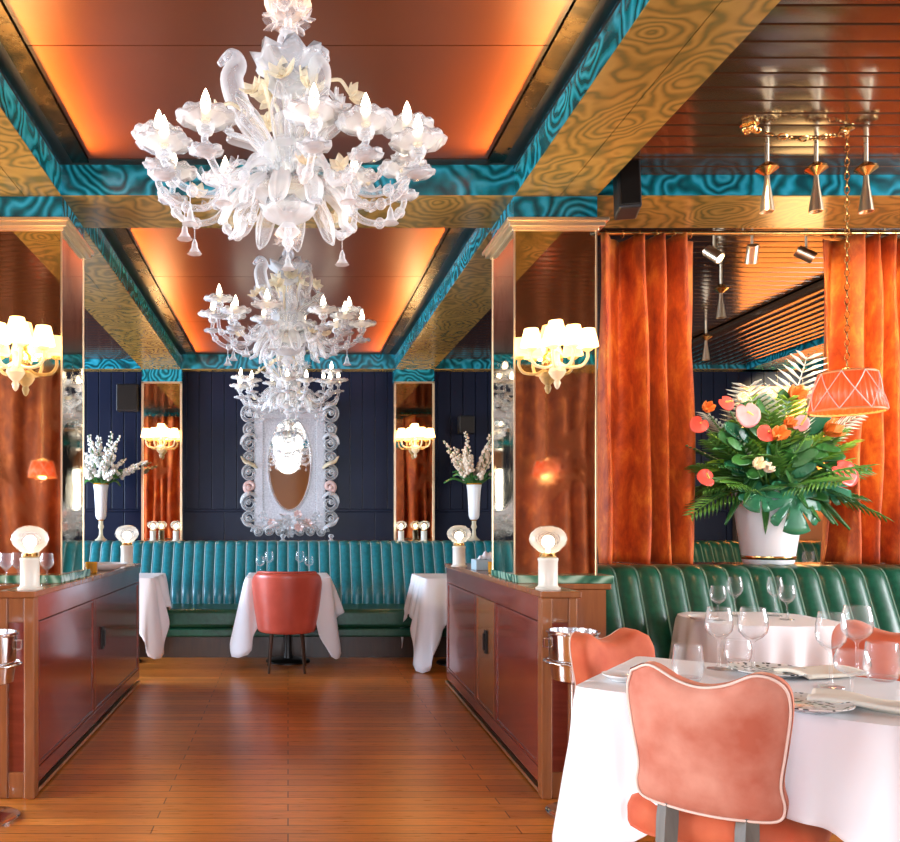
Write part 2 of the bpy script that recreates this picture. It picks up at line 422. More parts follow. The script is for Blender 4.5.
def window(cx, cy, w, z0, z1, rz):
    global wn; wn += 1
    Mx = T(cx, cy, 0) @ R(rz)
    b = MB(); t = .05; h = w/2
    for (p0, p1, q0, q1) in ((-h,-h+t,z0,z1),(h-t,h,z0,z1),(-h,h,z0,z0+t),(-h,h,z1-t,z1),(-.02,.02,z0,z1),(-h,h,(z0+z1)/2+.3,(z0+z1)/2+.33)): b.box(p0,p1,-.04,.04,q0,q1)
    o = b.xf(Mx).build('window_%d' % wn, M['dark_wood'], smooth=0); struct(o)
    p = MB().box(-h, h, -.004, .004, z0, z1).xf(Mx).build('pane', M['glass'], o, smooth=0)
for (a0, a1, z0, z1) in FW: window((a0+a1)/2, YF-.1, a1-a0, z0, z1, 0)
for (a0, a1, z0, z1) in LW: window(-XW-.1, (a0+a1)/2, a1-a0, z0, z1, pi/2)
window(XW+.1, 2.0, 3.2, .7, 2.7, pi/2)

# ------------------------------------------------------------------ partition cabinets beside the aisle
def cabinet(s, root):
    """s=+1 right, -1 left; root at the floor under the near end"""
    def bx(b, u0, u1, y0, y1, z0, z1):
        a, c = sorted((s*u0, s*u1)); b.box(a, c, y0, y1, z0, z1)
    b = MB(); y0, y1 = 3.64, 6.24
    bx(b, 1.18, 1.31, y0+.02, 4.1, .05, .915); bx(b, 1.18, 1.60, 4.1, y1-.01, .05, .915)
    b.build('carcass', M['mahogany'], root, smooth=0)
    b = MB(); bx(b, 1.20, 1.60, y0+.05, y1-.03, 0, .05); b.v = b.v; b.build('toe_kick', M['dark_wood'], root, smooth=0)
    b = MB(); bx(b, 1.152, 1.176, y0-.005, y1, .012, .03); b.build('kick_strip', M['pale_brass'], root, smooth=0)
    b = MB(); bx(b, 1.145, 1.33, y0-.015, 4.1, .915, .944); bx(b, 1.145, 1.64, 4.1, y1, .915, .944); b.build('top', M['oak'], root, smooth=0, bevel=.005)
    # framed aisle face: rails and stiles, then panels
    f = MB(); bx(f, 1.16, 1.185, y0+.045, y1, .05, .12); bx(f, 1.16, 1.185, y0+.045, y1, .80, .915)
    if s > 0: st = [3.685, 4.58, 5.12, 6.24]
    else: st = [3.685, 4.78, 6.24]
    for q in st:
        a = min(max(q, 3.685), 6.20); bx(f, 1.16, 1.185, a, a+.045, .12, .80)
    f.build('face_frame', M['mahogany'], root, smooth=0, bevel=.003)
    for i in range(len(st)-1):
        p = MB(); a, c = st[i]+.05, min(st[i+1], 6.2)-.005; bx(p, 1.166, 1.182, a, c, .125, .795)
        for (u, v, z0, z1) in ((a+.0, c, .125, .14), (a, c, .78, .795), (a, a+.015, .14, .78), (c-.015, c, .14, .78)): bx(p, 1.160, 1.17, u, v, z0, z1)
        isdoor = (s > 0 and i == 1) or (s < 0 and i == 1)
        d = p.build('door' if isdoor else 'panel', M['oak'] if (s > 0 and i == 1) else M['mahogany'], root, smooth=0, bevel=.002)
        if isdoor:
            h = MB(); yc = (a+c)/2-.05 if s > 0 else a+.16
            bx(h, 1.150, 1.166, yc-.025, yc+.025, .47, .61); bx(h, 1.140, 1.152, yc-.012, yc+.018, .49, .59)
            h.build('handle', M['black_metal'], d, smooth=0, bevel=.004)
    # end: corner post, framed panel
    e = MB(); bx(e, 1.15, 1.20, y0-.012, y0+.05, 0, .915); bx(e, 1.275, 1.315, y0-.004, y0+.04, .0, .915); bx(e, 1.20, 1.275, y0+.0, y0+.03, .80, .915); bx(e, 1.20, 1.275, y0, y0+.03, 0, .12)
    e.build('corner_post', M['oak'], root, smooth=0, bevel=.006)
    e = MB(); bx(e, 1.20, 1.275, y0+.010, y0+.03, .12, .80); e.build('end_panel', M['mahogany'], root, smooth=0)
    e = MB(); bx(e, 1.315, 1.60, 4.07, 4.1, 0, .915); e.build('return_panel', M['oak'], root, smooth=0)
    # green stone slab the mirrored column stands on
    e = MB(); bx(e, 1.17, 1.66, 4.12, 4.74, .944, .985); e.build('stone_ledge', M['marble'], root, smooth=0, bevel=.004)
r = thing('partition_cabinet', 'long polished mahogany partition cabinet on the right of the aisle, three panels', 'cabinet'); cabinet(1, r); r.rotation_euler = (0,0,-radians(1.7)); r.location = (1.16-(1.16*cos(radians(1.7))+3.64*sin(radians(1.7))), 3.64-(-1.16*sin(radians(1.7))+3.64*cos(radians(1.7))), 0)
r = thing('partition_cabinet', 'long polished mahogany partition cabinet on the left of the aisle, two panels', 'cabinet'); cabinet(-1, r)

# ------------------------------------------------------------------ fluted banquettes
def fluted_back(x0, x1, n, prof, bulge=.022, sub=8):
    """prof: list of (y,z) down the front of the backrest and over its top"""
    b = MB(); m = len(prof)
    def fn(u, v):
        k = v*(m-1); i = min(int(k), m-2); q = k-i
        y = prof[i][0]*(1-q)+prof[i+1][0]*q; z = prof[i][1]*(1-q)+prof[i+1][1]*q
        dy = prof[i+1][1]-prof[i][1]; dz = -(prof[i+1][0]-prof[i][0]); l = sqrt(dy*dy+dz*dz) or 1
        a = abs(sin(pi*u*n))**.55*bulge
        return (x0+(x1-x0)*u, y-abs(dy)/l*a, z+(abs(dz)/l)*a*.6)
    b.grid(fn, n*sub, (m-1)*2)
    return b
def banquette(x0, x1, yj, yt, yf, zt, flute, lab, name_mats, ledge=None, back_depth=.3):
    root = thing('banquette', lab, 'banquette', ((x0+x1)/2, yf, 0))
    ox, oy = (x0+x1)/2, yf; D = T(-ox, -oy, 0)
    lm, sm = name_mats
    sp = spline([(0,yj,.44),(0,yj+.02,.60),(0,yt-.16,zt-.16),(0,yt-.10,zt-.03),(0,yt-.03,zt),(0,yt+.06,zt-.004),(0,yt+.09,zt-.03)], 4)
    b = fluted_back(x0, x1, round((x1-x0)/flute), [(p.y, p.z) for p in sp]).xf(D); b.build('backrest', lm, root, smooth=50)
    p = MB(); n = round((x1-x0)/flute)
    for k in range(n+1):
        x = x0+(x1-x0)*k/n; p.tube([(x, q.y-.004, q.z+.001) for q in sp], .0055, 5)
    p.xf(D).build('channel_piping', M['piping_highlight' if lm is M['leather_teal'] else 'piping'], root, smooth=60)
    p = MB()
    pr = [(q.y, q.z) for q in sp]+[(yt+.09, .1), (yj, .1)]
    for (a, c) in ((x0-.035, x0+.002), (x1-.002, x1+.035)): p.prism(pr, Matrix(((0,0,1,0),(1,0,0,0),(0,1,0,0),(0,0,0,1))), a, c)
    p.xf(D).build('end_panel', M['oak'], root, smooth=0, bevel=.004)
    p = MB().box(x0, x1, yt-.0, yt+.085, .1, zt-.12).xf(D).build('back_frame', M['dark_wood'], root, smooth=0)
    nS = max(1, round((x1-x0)/1.3))
    for k in range(nS):
        a = x0+(x1-x0)*k/nS+.004; c = x0+(x1-x0)*(k+1)/nS-.004
        MB().box(a, c, yf, yj+.05, .29, .46).xf(D).build('seat_cushion', sm, root, smooth=40, bevel=.035)
    MB().box(x0, x1, yf+.015, yj+.09, .205, .285).xf(D).build('seat_rail', sm, root, smooth=40, bevel=.015)
    MB().box(x0, x1, yf+.12, yj+.09, 0, .205).xf(D).build('plinth', M['dark_wood'], root, smooth=0)
    return root
banquette(-2.75, 2.75, 7.95, 8.28, 7.38, 1.065, .105, 'long teal fluted leather banquette along the far wall under the mirror', (M['leather_teal'], M['leather']))
banquette(3.9, 6.2, 7.95, 8.28, 7.38, 1.065, .105, 'green fluted banquette in the far right corner, seen beyond the planter', (M['leather'], M['leather']))
banquette(1.70, 5.6, 4.30, 4.58, 3.93, 1.005, .125, 'dark green fluted leather banquette on the right below the curtains', (M['leather'], M['leather']))
# ledges behind the seats
b = MB().box(-3.2, 3.2, 8.375, 9.05, 0, 1.045); struct(b.build('trim_4', M['navy'], smooth=0)); o = MB().box(-3.2, 3.2, 8.36, 9.05, 1.045, 1.07).build('trim_5', M['brass'], smooth=0, bevel=.004); struct(o)
b = MB().box(3.4, 6.4, 8.375, 9.05, 0, 1.045); struct(b.build('trim_4', M['navy'], smooth=0)); struct(MB().box(3.4, 6.4, 8.36, 9.05, 1.045, 1.07).build('trim_5', M['brass'], smooth=0, bevel=.004))
struct(MB().box(1.68, 5.8, 4.68, 4.98, 0, .985).build('trim_6', M['dark_wood'], smooth=0)); struct(MB().box(1.66, 5.8, 4.675, 5.0, .985, 1.012).build('trim_7', M['oak'], smooth=0, bevel=.004))
# peach door panel at the far right of the back wall
d = MB().box(5.08, 6.2, 9.0, 9.05, 1.07, 2.80).build('door_1', M['peach'], smooth=0, bevel=.004); struct(d)
MB().box(5.03, 5.08, 8.985, 9.05, 1.07, 2.84).build('frame', M['dark_wood'], d, smooth=0)

# ------------------------------------------------------------------ curtains and their rods
def curtain(name, x0, x1, y, z0, z1, folds, m, lab, amp=.05, seed=0, group=None):
    rd = random.Random(seed); ph = [rd.uniform(0, 6.28) for _ in range(4)]
    root = thing(name, lab, 'curtain', ((x0+x1)/2, y, z0), group=group); ox = (x0+x1)/2
    def fn(u, v):
        z = (z1-z0)*v; a = amp*(1-.35*v)
        w = u+.035*sin(u*9+ph[0])+.012*sin(v*5+ph[1]+u*14)
        s = sin(2*pi*folds*w+ph[2]+.6*sin(v*2.6+ph[3])+.7*sin(u*8+ph[0]))
        yy = a*(math.copysign(abs(s)**.75, s))+.012*sin(2*pi*folds*2.3*w)*(v**2)+.008*sin(13*v+u*20)
        xx = (x0-ox)+(x1-x0)*u+.02*(1-v)*sin(u*7+ph[1])
        return (xx, yy, z)
    MB().grid(fn, int(folds*18), 36).build('drape', m, root, smooth=180, thick=.006)
    h = MB(); n = max(4, int(folds*1.6))
    rg = [MB() for _ in range(n)]
    for k in range(n):
        x = (x0-ox)+(x1-x0)*(k+.5)/n
        c = [(x, .024*cos(t*pi/6), z1-z0+.022+.024*sin(t*pi/6)) for t in range(13)]
        rg[k].tube(c, .0035, 5, cap=False).build('ring', M['brass'], root, smooth=60)
    return root
CY, RZ = 4.86, 3.018
curtain('curtain', X(597,CY), X(699,CY), CY, 1.014, 2.99, 4.0, M['curtain'], 'rust orange velvet curtain hanging beside the mirrored column, left of the planter', .12, 3)
curtain('curtain', X(826,CY), X(960,CY), CY, 1.014, 2.99, 6.0, M['curtain'], 'rust orange velvet curtain right of the planter, behind the hanging lamp', .10, 11)
rod = MB().tube([(1.63, CY, RZ), (5.6, CY, RZ)], .014, 10).build('curtain_rod', M['brass']); tag(rod, 'thin brass curtain rod running under the beam on the right', 'curtain rod')
for px in (743, 885):
    k = MB(); x = X(px, CY); k.tube([(x, CY, RZ+.005), (x, CY, RZ+.05)], .006, 6); k.box(x-.03, x+.03, CY-.012, CY+.012, RZ+.04, RZ+.055)
    k.build('bracket', M['pale_brass'], rod, smooth=30)
curtain('curtain', -2.6, -1.66, CY, .02, 2.99, 6.0, M['curtain'], 'rust velvet curtain hanging just left of the left mirrored column', .05, 4)
# behind the camera: the same bay with brown velvet curtains, seen in the mirrors
for s in (-1, 1):
    a, c = sorted((s*1.75, s*4.3))
    curtain('curtain', a, c, -.86, .05, 3.06, 10.0, M['curtain_dark'], 'brown velvet curtain reflected in the %s mirrored column' % ('right' if s > 0 else 'left'), .06, 21+s)
    rr = MB().tube([(s*1.63, -.86, RZ), (s*4.5, -.86, RZ)], .014, 8).build('curtain_rod', M['brass']); tag(rr, 'brass rod above the brown curtain seen in the %s mirrored column' % ('right' if s > 0 else 'left'), 'curtain rod')
# ================================================================== CHANDELIERS
def ruffle(k0, amp, lobes, wave=.0):
    def f(k, th):
        a = max(0, k-k0); return (1+amp*a*sin(lobes*th), wave*a*sin(lobes*th+.8))
    return f
def bloom(mb, c, r, n=6, tilt=None, lift=.35, seed=0):
    """an open glass flower: n cupped petals round a centre"""
    rd = random.Random(seed); b = mb.n()
    for i in range(n):
        a = 2*pi*i/n; Mx = R(a) @ R(-lift-.15*rd.random(), 'Y')
        def fn(u, v):
            w = r*.36*sin(pi*min(1, v*.86+.10))
            return Mx @ Vector((v*r, (u-.5)*2*w, r*(.22*v*v-.12*(2*u-1)**2)))
        mb.grid(fn, 4, 5)
    mb.ball((0,0,r*.08), r*.2, 8, 5)
    mb.xf(T(*c) @ (tilt or Matrix.Identity(4)), b); return mb
def glass_leaf(pts, w, tw=0, k=6):
    """a curved pointed leaf with a raised spine along a path"""
    sp = spline(pts, k); b = MB(); m = len(sp)-1
    side0 = (sp[-1]-sp[0]).cross(Vector((0,0,1)))
    if side0.length < 1e-4: side0 = Vector((1,0,0))
    side0.normalize()
    def fn(u, v):
        k = v*m; i = min(int(k), m-1); p = sp[i].lerp(sp[i+1], k-i); t = (sp[i+1]-sp[i]).normalized()
        s = side0; nrm = s.cross(t).normalized(); ww = w*(sin(pi*min(1, .10+v*.90))**.8)
        q = 2*u-1
        return p + s*(q*ww) + nrm*(ww*.55*(1-q*q)+.006*cos(q*9))
    b.grid(fn, 8, m*2); return b
def chandelier(loc, label, group):
    root = thing('glass_chandelier', label, 'chandelier', loc, group=group)
    # origin = ceiling; everything hangs below it
    b = MB(); b.lathe([(.012,0),(.075,-.004),(.085,-.02),(.06,-.05),(.02,-.07),(.012,-.075)], 24, None, ruffle(1, .03, 8)); b.build('canopy', M['murano'], root)
    b = MB()
    for i in range(7): bloom(b, (.05*cos(i*.9), .05*sin(i*.9), -.06-.008*(i % 2)), .05, 6, R(i*.9) @ R(.9, 'Y'), seed=i)
    b.build('rosette', M['murano'], root, smooth=180)
    b = MB(); b.tube([(0,0,-.05),(0,0,-.86)], .013, 10); b.ball((0,0,-.155), .04, 16, 10); b.lathe([(.016,-.11),(.03,-.118),(.016,-.126)], 16); b.lathe([(.018,-.19),(.036,-.205),(.018,-.22)], 16)
    b.lathe([(.02,-.40),(.05,-.42),(.06,-.46),(.045,-.50),(.03,-.56),(.026,-.62),(.035,-.66),(.02,-.68)], 18); b.build('stem', M['murano'], root)
    b = MB(); b.lathe([(.02,-.30),(.05,-.285),(.085,-.26),(.115,-.235),(.125,-.215)], 32, None, ruffle(1, .035, 8, .006))
    b.lathe([(.02,-.34),(.045,-.335),(.07,-.315),(.085,-.29)], 28, None, ruffle(1, .04, 7, .006)); b.build('ruffled_cup', M['murano'], root, smooth=180, thick=.004)
    b = MB()
    for i in range(6):
        a = i*pi/3+.3; bloom(b, (.085*cos(a), .085*sin(a), -.315-.02*(i % 2)), .062, 6, R(a) @ R(1.0, 'Y'), seed=i+9)
    b.build('rosette', M['murano_gold'], root, smooth=180)
    # ribbed central bowl and lower cups
    b = MB(); b.lathe([(.02,-.50),(.075,-.515),(.105,-.55),(.11,-.60),(.09,-.655),(.055,-.69),(.03,-.70)], 36, None, lambda k, th: (1+.05*sin(12*th), 0)); b.build('bowl', M['murano'], root)
    b = MB(); b.lathe([(.035,-.66),(.07,-.655),(.085,-.665),(.07,-.69),(.04,-.70)], 24); b.build('gold_collar', M['murano_gold'], root)
    b = MB(); b.lathe([(.03,-.74),(.075,-.725),(.115,-.70),(.135,-.675)], 36, None, ruffle(1, .03, 9, .007)); b.lathe([(.02,-.80),(.05,-.79),(.08,-.77),(.10,-.745)], 32, None, ruffle(1, .035, 8, .006)); b.build('ruffled_cup', M['murano'], root, smooth=180, thick=.004)
    b = MB(); b.lathe([(.012,-.79),(.03,-.81),(.045,-.83),(.03,-.845),(.016,-.855),(.022,-.87),(.012,-.885),(.004,-.90)], 18); b.build('finial', M['murano'], root)
    # arms: azimuth (0 = right, 270 = toward the viewer), reach, height of the cup
    ARMS = [(180,.46,-.49),(355,.42,-.48),(229,.40,-.58),(283,.36,-.59),(156,.48,-.535),(24,.48,-.52),(53,.44,-.49),(125,.44,-.49),(90,.42,-.47),(308,.40,-.60),(203,.45,-.60),(337,.47,-.60)]
    for i, (az, rr, zc) in enumerate(ARMS):
        Mx = R(radians(az)); base = -.71
        p = [(.05,0,base+.05),(.11,0,base+.09),(.20,0,base+.05),(rr*.62,0,base-.03),(rr*.86,0,base-.02),(rr,0,base+.05),(rr,0,zc-.045)]
        b = MB(); sp = spline(p, 6); n = len(sp); b.tube(sp, [.015-.004*k/n for k in range(n)], 8)
        for q in (.42, .60, .78):
            c = sp[int(q*n)]; b.ball(c, .021, 10, 6)
        # curl under the arm
        b.tube(spline([(rr*.55,0,base-.02),(rr*.50,0,base+.06),(rr*.38,0,base+.10),(rr*.30,0,base+.05),(rr*.36,0,base+.02)], 5), [.010]*14+[.008]*7, 6)
        b.xf(Mx); a = b.build('arm', M['murano'], root, smooth=60)
        b = MB(); cz = zc
        b.lathe([(.012,cz-.05),(.022,cz-.045),(.028,cz-.03),(.018,cz-.02),(.04,cz-.012),(.068,cz+.006),(.086,cz+.012),(.094,cz+.004)], 60, T(rr,0,0), lambda k, th: (1+(.03*sin(10*th) if k > 5 else 0), .004*sin(10*th) if k > 5 else 0))
        b.lathe([(.014,cz-.115),(.026,cz-.11),(.046,cz-.095),(.056,cz-.10)], 28, T(rr,0,0), ruffle(1, .03, 8, .003))
        b.xf(Mx).build('drip_pan', M['murano'], a, smooth=180, thick=.003)
        b = MB(); b.lathe([(.013,cz-.01),(.016,cz+.0),(.012,cz+.025)], 12, T(rr,0,0)); b.xf(Mx).build('candle_cup', M['murano_gold'], a)
        b = MB(); b.lathe([(.008,cz+.02),(.017,cz+.038),(.0175,cz+.052),(.011,cz+.075),(.004,cz+.092),(.0005,cz+.098)], 12, T(rr,0,0)); b.xf(Mx).build('candle_bulb', M['bulb'], a)
        if i % 2 == 0 or i > 7:
            b = MB(); dz = base-.06 if rr > .4 else base-.03; xr = rr*.80
            b.tube([(xr,0,base),(xr,0,dz-.03)], .002, 4); b.lathe([(.004,dz-.03),(.010,dz-.045),(.012,dz-.062),(.024,dz-.082),(.028,dz-.085),(.006,dz-.08)], 14, T(xr,0,0), ruffle(2,.03,6)); b.xf(Mx).build('bell_drop', M['murano'], a)
        b = MB(); bloom(b, (rr*.70,0,base+.015), .042, 6, R(.5*i) @ R(.4, 'X'), seed=i)
        b.xf(Mx).build('flower', M['murano_gold'] if i % 3 == 0 else M['murano'], a, smooth=180)
    # tall curling leaves, and two bird-headed stems
    for i in range(9):
        az = radians(20+40*i); h = (.06, .01, .03)[i % 3]; ro = (.14, .21, .18)[i % 3]
        b = glass_leaf([(.05,0,-.60),(.11,0,-.53),(ro,0,-.50+h*.6),(ro+.005,0,-.50+h+.02),(ro+.05,0,-.50+h+.05)], .034); b.xf(R(az)).build('leaf', M['murano'], root, smooth=180, thick=.004)
    for i in range(10):
        az = radians(9+36*i); b = glass_leaf([(.06,0,-.66),(.13,0,-.68),(.19,0,-.735),(.20+.02*(i % 2),0,-.79),(.245,0,-.815)], .036); b.xf(R(az)).build('leaf', M['murano'], root, smooth=180, thick=.004)
    for az, rr in ((187, .20), (340, .12), (75, .18)):
        b = MB(); sp = spline([(.05,0,-.56),(.11,0,-.50),(rr*.85,0,-.40),(rr*1.0,0,-.30),(rr*.9,0,-.245),(rr*.98,0,-.215),(rr*1.10,0,-.225),(rr*1.22,0,-.25)], 6); n = len(sp)
        b.tube(sp, [.022+.020*sin(pi*min(1,k/(n*.7)))*(1 if k < n*.7 else .2)-.012*max(0,(k/n-.75))*4 for k in range(n)], 10)
        bb = b.n(); b.ball((rr*1.0,0,-.222), .026, 10, 7, 1.3, .9, .9)
        b.xf(R(radians(az))).build('bird_stem', M['murano'], root, smooth=180)
    for i, (az, rr, zz) in enumerate(((160,.20,-.40),(20,.24,-.30),(330,.19,-.42),(230,.17,-.40),(60,.25,-.36),(110,.22,-.34),(290,.15,-.46),(200,.26,-.46))):
        b = MB(); b.tube(spline([(.05,0,-.58),(.10,0,zz-.02),(rr*.8,0,zz+.05),(rr,0,zz+.01)], 6), .007, 6); bloom(b, (rr+.01,0,zz), .05, 6, R(.9, 'Y'), seed=i+30)
        b.xf(R(radians(az))).build('flower', M['murano_gold'] if i % 2 else M['murano'], root, smooth=180)
    return root
CG = None
ch = chandelier((0, 2.85, 3.12), 'nearest and largest-looking ornate milky glass chandelier, hanging under the front ceiling panel', None)
copy_tree(ch, (0, 5.1, 3.12), radians(23), 'middle ornate glass chandelier, hanging just beyond the first cross beam')
copy_tree(ch, (0, 7.45, 3.12), radians(-14), 'farthest ornate glass chandelier, hanging in front of the wall mirror')
# ================================================================== WALL SCONCES
def sconce(loc, label, sc=1):
    """origin on the mirror face; faces -y"""
    root = thing('wall_sconce', label, 'sconce', loc); root.scale = (sc,)*3
    b = MB(); b.lathe([(.0,-.03),(.05,-.025),(.055,-.012),(.05,0)], 20, R(pi/2, 'X') @ T(0,0,0), cap0=False); b.v = [(x, -abs(y), z+.02) for x, y, z in b.v]; b.build('back_plate', M['brass'], root)
    b = MB(); b.lathe([(.003,-.155),(.012,-.145),(.02,-.12),(.014,-.105),(.034,-.085),(.048,-.06),(.042,-.035),(.018,-.02),(.014,.03),(.026,.05),(.012,.07),(.006,.12)], 18, T(0,-.075,0), ruffle(4,.006,8)); b.tube([(0,-.01,.02),(0,-.075,.02)], .012, 8); b.build('stem', M['murano_gold'], root)
    for i, (ax, ay, zt) in enumerate(((-.155,-.11,.075),(-.055,-.17,.075),(.055,-.17,.08),(.155,-.11,.075),(0,-.05,.135))):
        b = MB(); p = spline([(0,-.075,.0),(ax*.35,-.075+(ay+.075)*.35,-.035),(ax*.8,-.075+(ay+.075)*.8,-.03),(ax,ay,.01),(ax,ay,zt-.02)] if i < 4 else [(0,-.075,.05),(0,-.06,.09),(ax,ay,zt-.02)], 5)
        b.tube(p, .009, 7); b.lathe([(.008,zt-.03),(.026,zt-.02),(.03,zt-.012),(.010,zt-.008)], 14, T(ax,ay,0)); a = b.build('arm', M['murano_gold'], root, smooth=60)
        s = MB(); s.lathe([(.058,zt-.002),(.052,zt+.03),(.036,zt+.095)], 20, T(ax,ay,0), cap0=False, cap1=False); s.build('lamp_shade', M['shade'], a, thick=.003)
    return root
sconce((1.39, 4.20, 2.09), 'lit five-shade glass wall sconce on the right mirrored column, near the curtain', .93)
sconce((-1.405, 4.20, 2.09), 'lit five-shade glass wall sconce on the left mirrored column, cut by the frame edge')
sconce((-1.405, 8.905, 2.13), 'small lit wall sconce on the far left mirrored pilaster, left of the wall mirror')
sconce((1.405, 8.905, 2.13), 'small lit wall sconce on the far right mirrored pilaster, right of the wall mirror')
# ================================================================== GLOBE TABLE LAMPS
def globe_lamp(loc, label, group=None):
    root = thing('table_lamp', label, 'lamp', loc, group=group)
    b = MB(); b.lathe([(.056,0),(.058,.006),(.048,.012),(.044,.02),(.044,.13),(.047,.135),(.047,.145),(.036,.15)], 28, None, lambda k, th: (1+(.018*sin(16*th) if 2 < k < 5 else 0), 0)); b.build('base', M['cream_metal'], root, smooth=50)
    b = MB(); b.lathe([(.036,.15),(.040,.155),(.034,.17),(.028,.172)], 24); b.build('collar', M['brass'], root)
    b = MB(); b.lathe([(.026,.165),(.05,.18),(.078,.208),(.087,.235),(.080,.262),(.058,.285),(.03,.296),(.0005,.299)], 32, None, lambda k, th: (1+.008*sin(14*th), 0)); b.build('globe', M['globe'], root, smooth=180)
    b = MB(); b.ball((0,0,.222), .030, 12, 8); b.tube([(0,0,.165),(0,0,.2)], .01, 8); b.build('lamp_bulb', M['lamp_bulb'], root)
    return root
gl = globe_lamp((X(548,3.77), 3.77, .944), 'glowing globe lamp on the near end of the right cabinet')
copy_tree(gl, (X(459,5.75), 5.75, .944), 0, 'glowing globe lamp on the far end of the right cabinet')
copy_tree(gl, (X(30,3.77), 3.77, .944), 0, 'glowing globe lamp on the near end of the left cabinet')
copy_tree(gl, (X(127,5.85), 5.85, .944), 0, 'glowing globe lamp on the far end of the left cabinet')
for px, lab in ((153,'small globe lamp at the left foot of the far left mirrored pilaster'),(176,'small globe lamp at the right foot of the far left mirrored pilaster'),(401,'small globe lamp at the left foot of the far right mirrored pilaster'),(424,'small globe lamp at the right foot of the far right mirrored pilaster')):
    copy_tree(gl, (X(px,8.62), 8.62, 1.07), 0, lab, scale=.72)
# ================================================================== VENETIAN WALL MIRROR
def venetian():
    root = thing('wall_mirror', 'ornate etched glass wall mirror with scrolled border, hanging on the far wall', 'mirror', (.02, 9.02, 1.12))
    W, H = .50, 1.50
    My = Matrix(((1,0,0,0),(0,0,-1,0),(0,1,0,0),(0,0,0,1)))   # local xy -> xz, extrude toward the viewer
    def octa(w, h, c, z0): return [(-w+c,z0),(w-c,z0),(w,z0+c),(w,z0+h-c),(w-c,z0+h),(-w+c,z0+h),(-w,z0+h-c),(-w,z0+c)]
    MB().prism(octa(.40,1.36,.03,.07), My, 0, .02).build('backboard', M['etched'], root, smooth=0)
    n = 48; el = [(.245*cos(2*pi*i/n), .80+.52*sin(2*pi*i/n)) for i in range(n)]
    MB().prism(el, My, .02, .030).build('mirror_glass', M['silver_mirror'], root, smooth=0)
    b = MB(); b.tube([(x,-.032,z) for x, z in el]+[(el[0][0],-.032,el[0][1])], .016, 8); b.build('oval_frame', M['murano'], root, smooth=60)
    b = MB()
    for (x0,x1,z0,z1) in ((-.385,-.30,.14,1.34),(.30,.385,.14,1.34),(-.29,.29,.10,.17),(-.29,.29,1.31,1.38)): b.box(x0,x1,-.034,-.018,z0,z1)
    b.build('etched_border', M['etched'], root, smooth=0, bevel=.006)
    b = MB()
    for sx in (-.395,-.292,.292,.395):
        b = MB()
        for k in range(44): b.ball((sx,-.036,.11+k*.0295), .009, 6, 4)
        b.build('bead_row', M['murano'], root, smooth=180)
    def scroll(cx, cz, r, a0, turns, sgn, w=.029, my=-.03):
        b = MB(); p = []
        for k in range(26):
            t = k/25; a = a0+sgn*t*turns*2*pi; rr = r*(1-.72*t); p.append((cx+rr*cos(a), my-.01*t, cz+rr*sin(a)))
        b.tube(p, [w*(1-.4*k/25) for k in range(26)], 7); b.ball(p[-1], w*1.1, 8, 6); return b
    for s in (-1, 1):
        for i, (cz, r) in enumerate(((.20,.085),(.36,.095),(.55,.07),(.70,.085),(.88,.07),(1.03,.085),(1.20,.07),(1.36,.10))):
            b = scroll(s*.445, cz, r, (pi/2 if i % 2 else -pi/2), 1.15, s*(-1 if i % 2 else 1)); b.build('scroll', M['murano_pink'] if i in (2,) else M['murano'], root, smooth=180)
        for i, cz in enumerate((.10,.46,.79,1.12,1.44)):
            b = glass_leaf([(s*.37,-.04,cz-.04),(s*.44,-.065,cz),(s*.51,-.06,cz+.03*(-1)**i),(s*.55,-.05,cz+.10*(-1)**i)], .055); b.build('leaf', M['murano_gold'] if i == 2 else M['murano'], root, smooth=180, thick=.004)
        for i, (cx, cz, r) in enumerate(((.12,.045,.06),(.24,.05,.065),(.36,.04,.06),(.13,1.45,.07),(.26,1.45,.07))):
            b = scroll(s*cx, cz, r, 0 if s > 0 else pi, 1.1, s*(1 if cz < 1 else -1)); b.build('scroll', M['murano'], root, smooth=180)
        for k, (x, z) in enumerate(((.30,.22),(.20,.14),(.33,1.30))):
            b = MB(); bloom(b, (s*x,-.045,z), .065, 6, R(pi/2, 'X'), seed=k+50); b.build('flower', M['murano_pink'] if k == 1 else M['murano'], root, smooth=180)
        for k in range(3):
            b = glass_leaf([(s*.05,-.04,1.40),(s*(.08+.07*k),-.05,1.50-.02*k),(s*(.10+.12*k),-.04,1.58-.05*k)], .04); b.build('leaf', M['murano'], root, smooth=180, thick=.004)
            b = glass_leaf([(s*.04,-.05,.16),(s*(.08+.06*k),-.06,.20-.05*k),(s*(.12+.09*k),-.05,.24-.09*k)], .04); b.build('leaf', M['murano'], root, smooth=180, thick=.004)
    for k, (x, z, r) in enumerate(((0,.15,.10),(.10,.10,.07),(-.10,.10,.07),(0,.03,.07),(0,1.50,.10),(.09,.24,.06))):
        b = MB(); bloom(b, (x,-.06,z), r, 7, R(pi/2, 'X'), seed=k+70); b.build('flower', M['murano_pink'] if k in (1,5) else M['murano'], root, smooth=180)
venetian()
